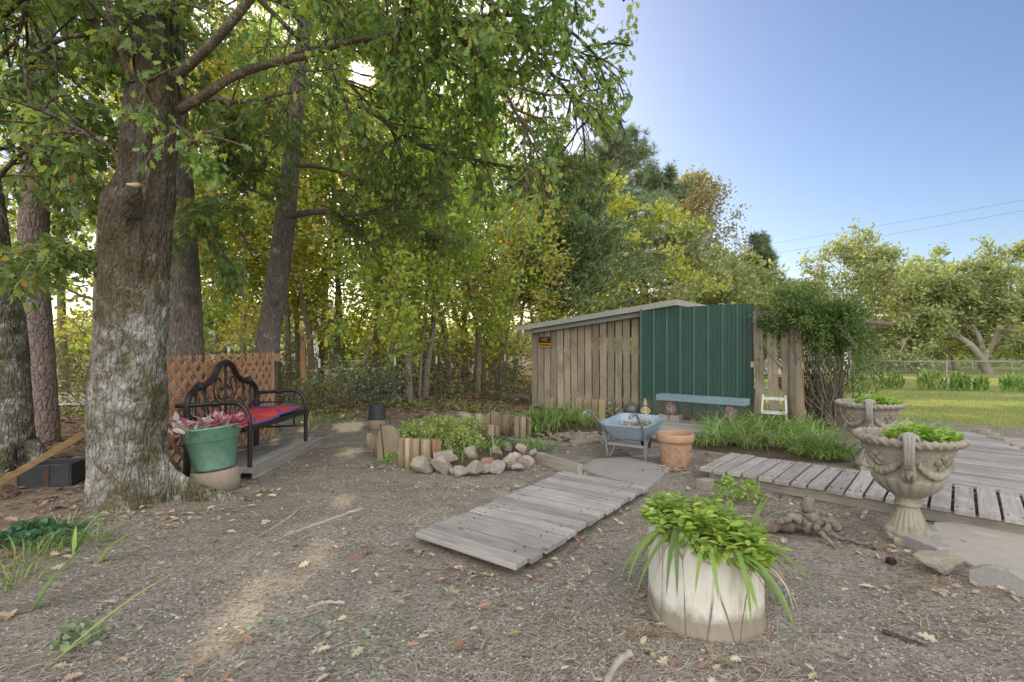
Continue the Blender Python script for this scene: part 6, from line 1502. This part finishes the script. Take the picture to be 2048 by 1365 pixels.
for (kd, vi, px, Y, lf, sx, sz) in (('mid', 0, 1260, 27, 'leaf_yellow', 1.4, 1.05), ('mid', 1, 1330, 29, 'leaf_far', 1.5, .95), ('mid', 2, 1410, 30, 'leaf_far', 1.5, .95), ('mid', 0, 1480, 31, 'leaf_far', 1.5, .92), ('mid', 1, 1210, 26, 'leaf_far', 1.3, 1.1), ('mid', 1, 1540, 33, 'leaf_far', 1.3, .7), ('sapling', 0, 1230, 23, 'leaf_yellow', 1.5, 1.0), ('sapling', 1, 1350, 25, 'leaf_under', 1.6, .9), ('sapling', 2, 1450, 26, 'leaf_under', 1.6, .9),
                                    ('mid', 2, 1590, 37, 'leaf_far', 1.3, .72), ('mid', 0, 1140, 27, 'leaf_yellow', 1.3, 1.1), ('mid', 1, 1190, 30, 'leaf_far', 1.3, 1.1)):
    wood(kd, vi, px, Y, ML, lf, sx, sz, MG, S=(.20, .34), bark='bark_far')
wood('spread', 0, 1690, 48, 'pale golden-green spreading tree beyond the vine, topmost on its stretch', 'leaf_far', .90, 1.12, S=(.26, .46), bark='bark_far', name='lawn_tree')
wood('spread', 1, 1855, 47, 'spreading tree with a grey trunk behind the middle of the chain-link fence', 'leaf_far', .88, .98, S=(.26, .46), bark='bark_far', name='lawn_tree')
# the big right one: a leaning trunk
mb = MB(); lp = []; Y = 44.0
o = dict(OW, kids={1: 6, 2: 7}, nl=9, sc=.26)
for pts, r0, r1, sl_, ns in (([(1980, 757, Y), (1968, 730, Y), (1940, 690, Y), (1890, 665, Y + 1), (1830, 668, Y + 1), (1800, 690, Y)], .42, .06, 3.2, 12), ([(1968, 728, Y), (1960, 680, Y), (1930, 630, Y + 1), (1900, 600, Y + 1)], .28, .06, 3.4, 10),
                             ([(1965, 725, Y), (1990, 670, Y), (2000, 600, Y), (2010, 545, Y)], .30, .05, 3.6, 14), ([(1985, 690, Y), (2040, 640, Y), (2090, 620, Y)], .22, .05, 3.4, 10), ([(1995, 660, Y), (2040, 665, Y - 1), (2100, 690, Y - 1)], .18, .05, 2.6, 8)):
    q = smooth_path([P(*a) for a in pts], 24); mb.tube(q, np.linspace(r0, r1, len(q)), 9)
    for i in range(ns):
        t = .35 + .65 * (i + rng.random()) / ns; p_, d_ = at_t(q, t); c_ = rot_about(d_, rng.uniform(.5, 1.2), rng.random() * 6.28); c_[2] += .25; grow(mb, lp, p_, c_, sl_ * rng.uniform(.6, 1.1), .07, 2, dict(o, ratio=.42))
bz = P(1980, 757, Y); finish_tree('lawn_tree', 'large spreading tree with a pale leaning trunk at the right edge', 'tree', bz, mb, lp, 'bark_far', 'leaf_far', (.26, .44), T_LEAF, .5, gaps=False)
RLb = 'small tree in the row beyond the chain-link fence'; RG = 'small trees beyond the chain-link fence'
for (vi, px, Y, sx, sz) in ((0, 1740, 50, 1.5, .6), (1, 1790, 56, 1.6, .75), (2, 1910, 56, 1.6, .7), (0, 1640, 50, 1.5, .75), (1, 2060, 56, 1.8, .9), (2, 1960, 62, 2.0, .9), (0, 1850, 64, 2.0, .85), (1, 1720, 64, 2.0, .8), (2, 2120, 50, 1.8, .9), (0, 1600, 58, 1.8, .8)):
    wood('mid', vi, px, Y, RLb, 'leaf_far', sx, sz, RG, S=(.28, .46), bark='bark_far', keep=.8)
# continuous far woods closing the horizon (reads as one mass)
n = 52000; Pn = []
xx = rng.uniform(-70, 110, n); yy = 66 + rng.random(n) * 16; top = 4.2 + 1.4 * sstep(0, 25, xx) + 2.0 * vnoise(xx, yy, 7) + 1.3 * vnoise(xx, yy, 2.5); zz = gz(xx, yy) + top * rng.random(n) ** .8
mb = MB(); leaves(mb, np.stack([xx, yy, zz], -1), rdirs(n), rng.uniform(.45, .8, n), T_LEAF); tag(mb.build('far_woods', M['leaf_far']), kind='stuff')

# ================================================================== FENCES, GARDEN ROW, WIRES, HOUSE
wf = thing('wire_fence', 'woven wire fence on green steel posts along the woodland edge', 'fence', (-2.8, 12, 0))
fp = [np.array([-5.4, 9.0, 0]), np.array([-4.2, 10.9, 0]), G(790, 815), G(873, 805), G(965, 795), G(1010, 788), np.array([.62, 16.2, 0])]
mbw = MB()
for a, b in zip(fp[:-1], fp[1:]):
    L = np.linalg.norm(b - a)
    for z in (.05, .16, .28, .42, .58, .76, .95, 1.14): mbw.tube([a + [0, 0, z], (a + b) / 2 + [0, 0, z - .008], b + [0, 0, z]], .0022, 3, caps=False)
    for t in np.arange(0, 1, .16 / L): q = a + (b - a) * t; mbw.tube([q + [0, 0, .05], q + [0, 0, 1.14]], .0018, 3, caps=False)
mbw.build('wire_mesh', M['wire'], wf, True)
for k, q in enumerate(fp[1:-1]):
    col = 'rust' if k == 3 else 'tpost'
    mb = MB(); mb.box(q + [0, 0, .55], (.035, .008, 1.3)); mb.box(q + [0, .018, .55], (.008, .03, 1.3)); pp_ = mb.build('post', M[col], wf, True)
    if k != 3: mb = MB(); mb.box(q + [0, -.002, 1.10], (.042, .014, .20)); mb.build('white_tip', M['white_paint'], pp_, True)

cf = thing('chain_link_fence', 'silver chain-link fence crossing the lawn on the right', 'fence', (14, 22, 0))
def chain(posts, hgt, step, rw, tr_r):
    mbm = MB(); mbr = MB()
    for a, b in zip(posts[:-1], posts[1:]):
        L = np.linalg.norm((b - a)[:2]); d = (b - a) / L
        for k in range(int((L + hgt) / step) + 1):
            s = k * step
            for sg in (1, -1):
                s0, s1 = (s - hgt, s); z0, z1 = (0, hgt) if sg > 0 else (hgt, 0)
                f0 = max(0, -s0 / hgt); f1 = min(1, (L - s0) / hgt)
                if f1 - f0 < .05: continue
                mbm.tube([a + d * (s0 + f0 * hgt) + [0, 0, z0 + (z1 - z0) * f0], a + d * (s0 + f1 * hgt) + [0, 0, z0 + (z1 - z0) * f1]], rw, 3, caps=False)
        mbr.tube([a + [0, 0, hgt], b + [0, 0, hgt]], tr_r, 7)
    mbm.build('wire_mesh', M['wire'], cf, True); mbr.build('top_rail', M['galv'], cf, True)
    for q in posts: MB().tube([q + [0, 0, -.2], q + [0, 0, hgt + .03]], tr_r * 1.3, 8).build('post', M['galv'], cf, True)
def gpt(px, Y): X = (px - CX) / F * Y; return np.array([X, Y, float(gz(X, Y))])
chain([gpt(1640, 24.0), gpt(1748, 23.2), gpt(1893, 22.0), gpt(2050, 21.0), gpt(2200, 20)], 1.15, .16, .0035, .022)
chain([gpt(1690, 44), gpt(1750, 43.5), gpt(1810, 43), gpt(1866, 42.5), gpt(1945, 42), gpt(2023, 41.5), gpt(2110, 41)], 1.15, .24, .006, .03)
CL = ['leafy garden plant row clump nearest the vine', 'tall leafy clump just left of the corner fence post', 'leafy clump right of the corner fence post', 'small leafy clump fourth along the fence row', 'leafy clump near the right edge of the fence row', 'yellowed bush by the lawn edge close to the vine']
for k, (px, Y, w, h) in enumerate(((1783, 21.0, .52, .72), (1862, 20.3, .52, .85), (1920, 19.8, .38, .72), (1962, 19.6, .26, .5), (2025, 19.2, .45, .7), (1700, 19.0, .7, 1.1))):
    b = gpt(px, Y); n = 260; mb = MB(); a = rng.random(n) * 6.28; r = w * np.sqrt(rng.random(n))
    Pn = np.stack([r * np.cos(a), r * np.sin(a) * .6, h * .85 * rng.random(n) * (1 - .35 * (r / w) ** 2)], -1)
    if k < 5:
        blades(mb, Pn, rng.random(n) * 6.28, rng.uniform(.18, .34, n), .055, rng.uniform(0, .5, n), rng.uniform(.7, 1.6, n), 4, rng.random(n) * .92)
        solo(mb, 'garden_plant', M['leaf_lily'], CL[k], 'plant', b, False, 'leafy clumps along the fence')
    else:
        leaves(mb, np.r_[Pn, Pn], rdirs(2 * n, .2), .13, T_NARROW); solo(mb, 'garden_plant', M['leaf_under'], CL[k], 'plant', b, False)
# power lines
for k, (a, b) in enumerate((((1300, 520, 95), (2300, 352, 38)), ((1300, 540, 95), (2300, 374, 38)))):
    p0, p1 = P(*a), P(*b); t = np.linspace(0, 1, 30)[:, None]; q = p0 + (p1 - p0) * t; q[:, 2] -= (1.2 * 4 * t * (1 - t))[:, 0] * .5
    solo(MB().tube(q - p0, .016, 5), 'power_line', M['wire'], ('upper', 'lower')[k] + ' thin power line slanting across the right sky', 'power line', p0, False, 'power lines')
# pale house glimpsed through the trees
def house(label, x, y, w, d, h, rz):
    hs = thing('house', label, 'house', (x, y, float(gz(x, y))), rz)
    MB().box((0, 0, h / 2), (w, d, h)).build('wall', M['white_paint'], hs)
    mb = MB(); e = .4; mb.add([(-w / 2 - e, -d / 2 - e, h), (w / 2 + e, -d / 2 - e, h), (w / 2 + e, d / 2 + e, h), (-w / 2 - e, d / 2 + e, h), (-w / 2 - e, 0, h + d * .3), (w / 2 + e, 0, h + d * .3)], [(0, 1, 5, 4), (2, 3, 4, 5), (0, 4, 3), (1, 2, 5), (3, 2, 1, 0)]); mb.build('roof', M['bark_far'], hs)
    for k in (-.3, .3):
        fr = MB().box((k * w, -d / 2 - .01, h * .55), (1.0, .06, 1.3)).build('window', M['galv'], hs); MB().box((k * w, -d / 2 - .045, h * .55), (.85, .02, 1.15)).build('pane', M['ball'], fr)
house('pale house glimpsed between the trunks left of the leaning oak', -20, 40, 10, 7, 2.8, .3)
house('pale house glimpsed through the slat screen beyond the lawn', 24, 46, 10, 7, 2.6, -.2)
FILL_CLOUD = 18.5
# ================================================================== LIGHT, SKY, CAMERA
w = bpy.data.worlds.new('World'); sc.world = w; w.use_nodes = True; nt = w.node_tree; nt.nodes.clear()
ELEV = math.asin(SUN[2]); ROT = math.atan2(SUN[0], SUN[1])
sky = nd(nt, 'ShaderNodeTexSky', sky_type='NISHITA', sun_disc=False, sun_elevation=ELEV, sun_rotation=ROT, altitude=100, air_density=1.0, dust_density=1.2, ozone_density=2.0)
col = nd(nt, 'ShaderNodeHueSaturation', {'Hue': .508, 'Saturation': 1.10, 'Value': 1.10, 'Color': sky.outputs[0]}).outputs[0]
# bright cloud bank added unseen behind the viewer, opposite the sun, as fill light
dv = nd(nt, 'ShaderNodeTexCoord').outputs['Generated']; sx_ = nd(nt, 'ShaderNodeSeparateXYZ', {0: dv})
cn = noise(nt, mapping(nt, dv, (1, 1, 2.2)), 2.2, 6, .6)
cm_ = math_(nt, 'ADD', math_(nt, 'MULTIPLY', sx_.outputs[1], -1.0), math_(nt, 'ADD', math_(nt, 'MULTIPLY', cn, .5), -.25))
cm_ = math_(nt, 'MULTIPLY', ramp(nt, cm_, [(.0, 0), (.45, 1)]), ramp(nt, sx_.outputs[2], [(-.02, 0), (.12, 1)]))
col = mixc(nt, cm_, col, (FILL_CLOUD * .98, FILL_CLOUD * .97, FILL_CLOUD * .96))
bg = nd(nt, 'ShaderNodeBackground', {'Color': col, 'Strength': .15}); out = nd(nt, 'ShaderNodeOutputWorld', {0: bg.outputs[0]})
sl_ = bpy.data.lights.new('sun', 'SUN'); sl_.energy = 5.0; sl_.angle = math.radians(.6); sl_.color = (1.0, .84, .60)
so_ = bpy.data.objects.new('sun', sl_); COL.objects.link(so_); so_.rotation_euler = Vector(SUN).to_track_quat('Z', 'Y').to_euler(); so_.location = (-10, 30, 20)
cd = bpy.data.cameras.new('camera'); cam = bpy.data.objects.new('camera', cd); COL.objects.link(cam); sc.camera = cam
cd.sensor_width = 36; cd.lens = F / 2048 * 36; cd.shift_y = 7.5 / 2048; cd.clip_start = .05; cd.clip_end = 2000
cam.location = (0, 0, HEYE); cam.rotation_euler = (PI / 2, 0, 0)
sc.view_settings.view_transform = 'Standard'; sc.view_settings.look = 'None'; sc.view_settings.exposure = 0; sc.view_settings.gamma = 1.0
sc.render.engine = 'CYCLES'
cy = sc.cycles; cy.max_bounces = 7; cy.diffuse_bounces = 3; cy.glossy_bounces = 2; cy.transmission_bounces = 5; cy.transparent_max_bounces = 4
cy.use_denoising = True; cy.caustics_reflective = False; cy.caustics_refractive = False; cy.sample_clamp_indirect = 6
print('objects', len(sc.objects), 'polys', sum(len(o.data.polygons) for o in sc.objects if o.type == 'MESH'))
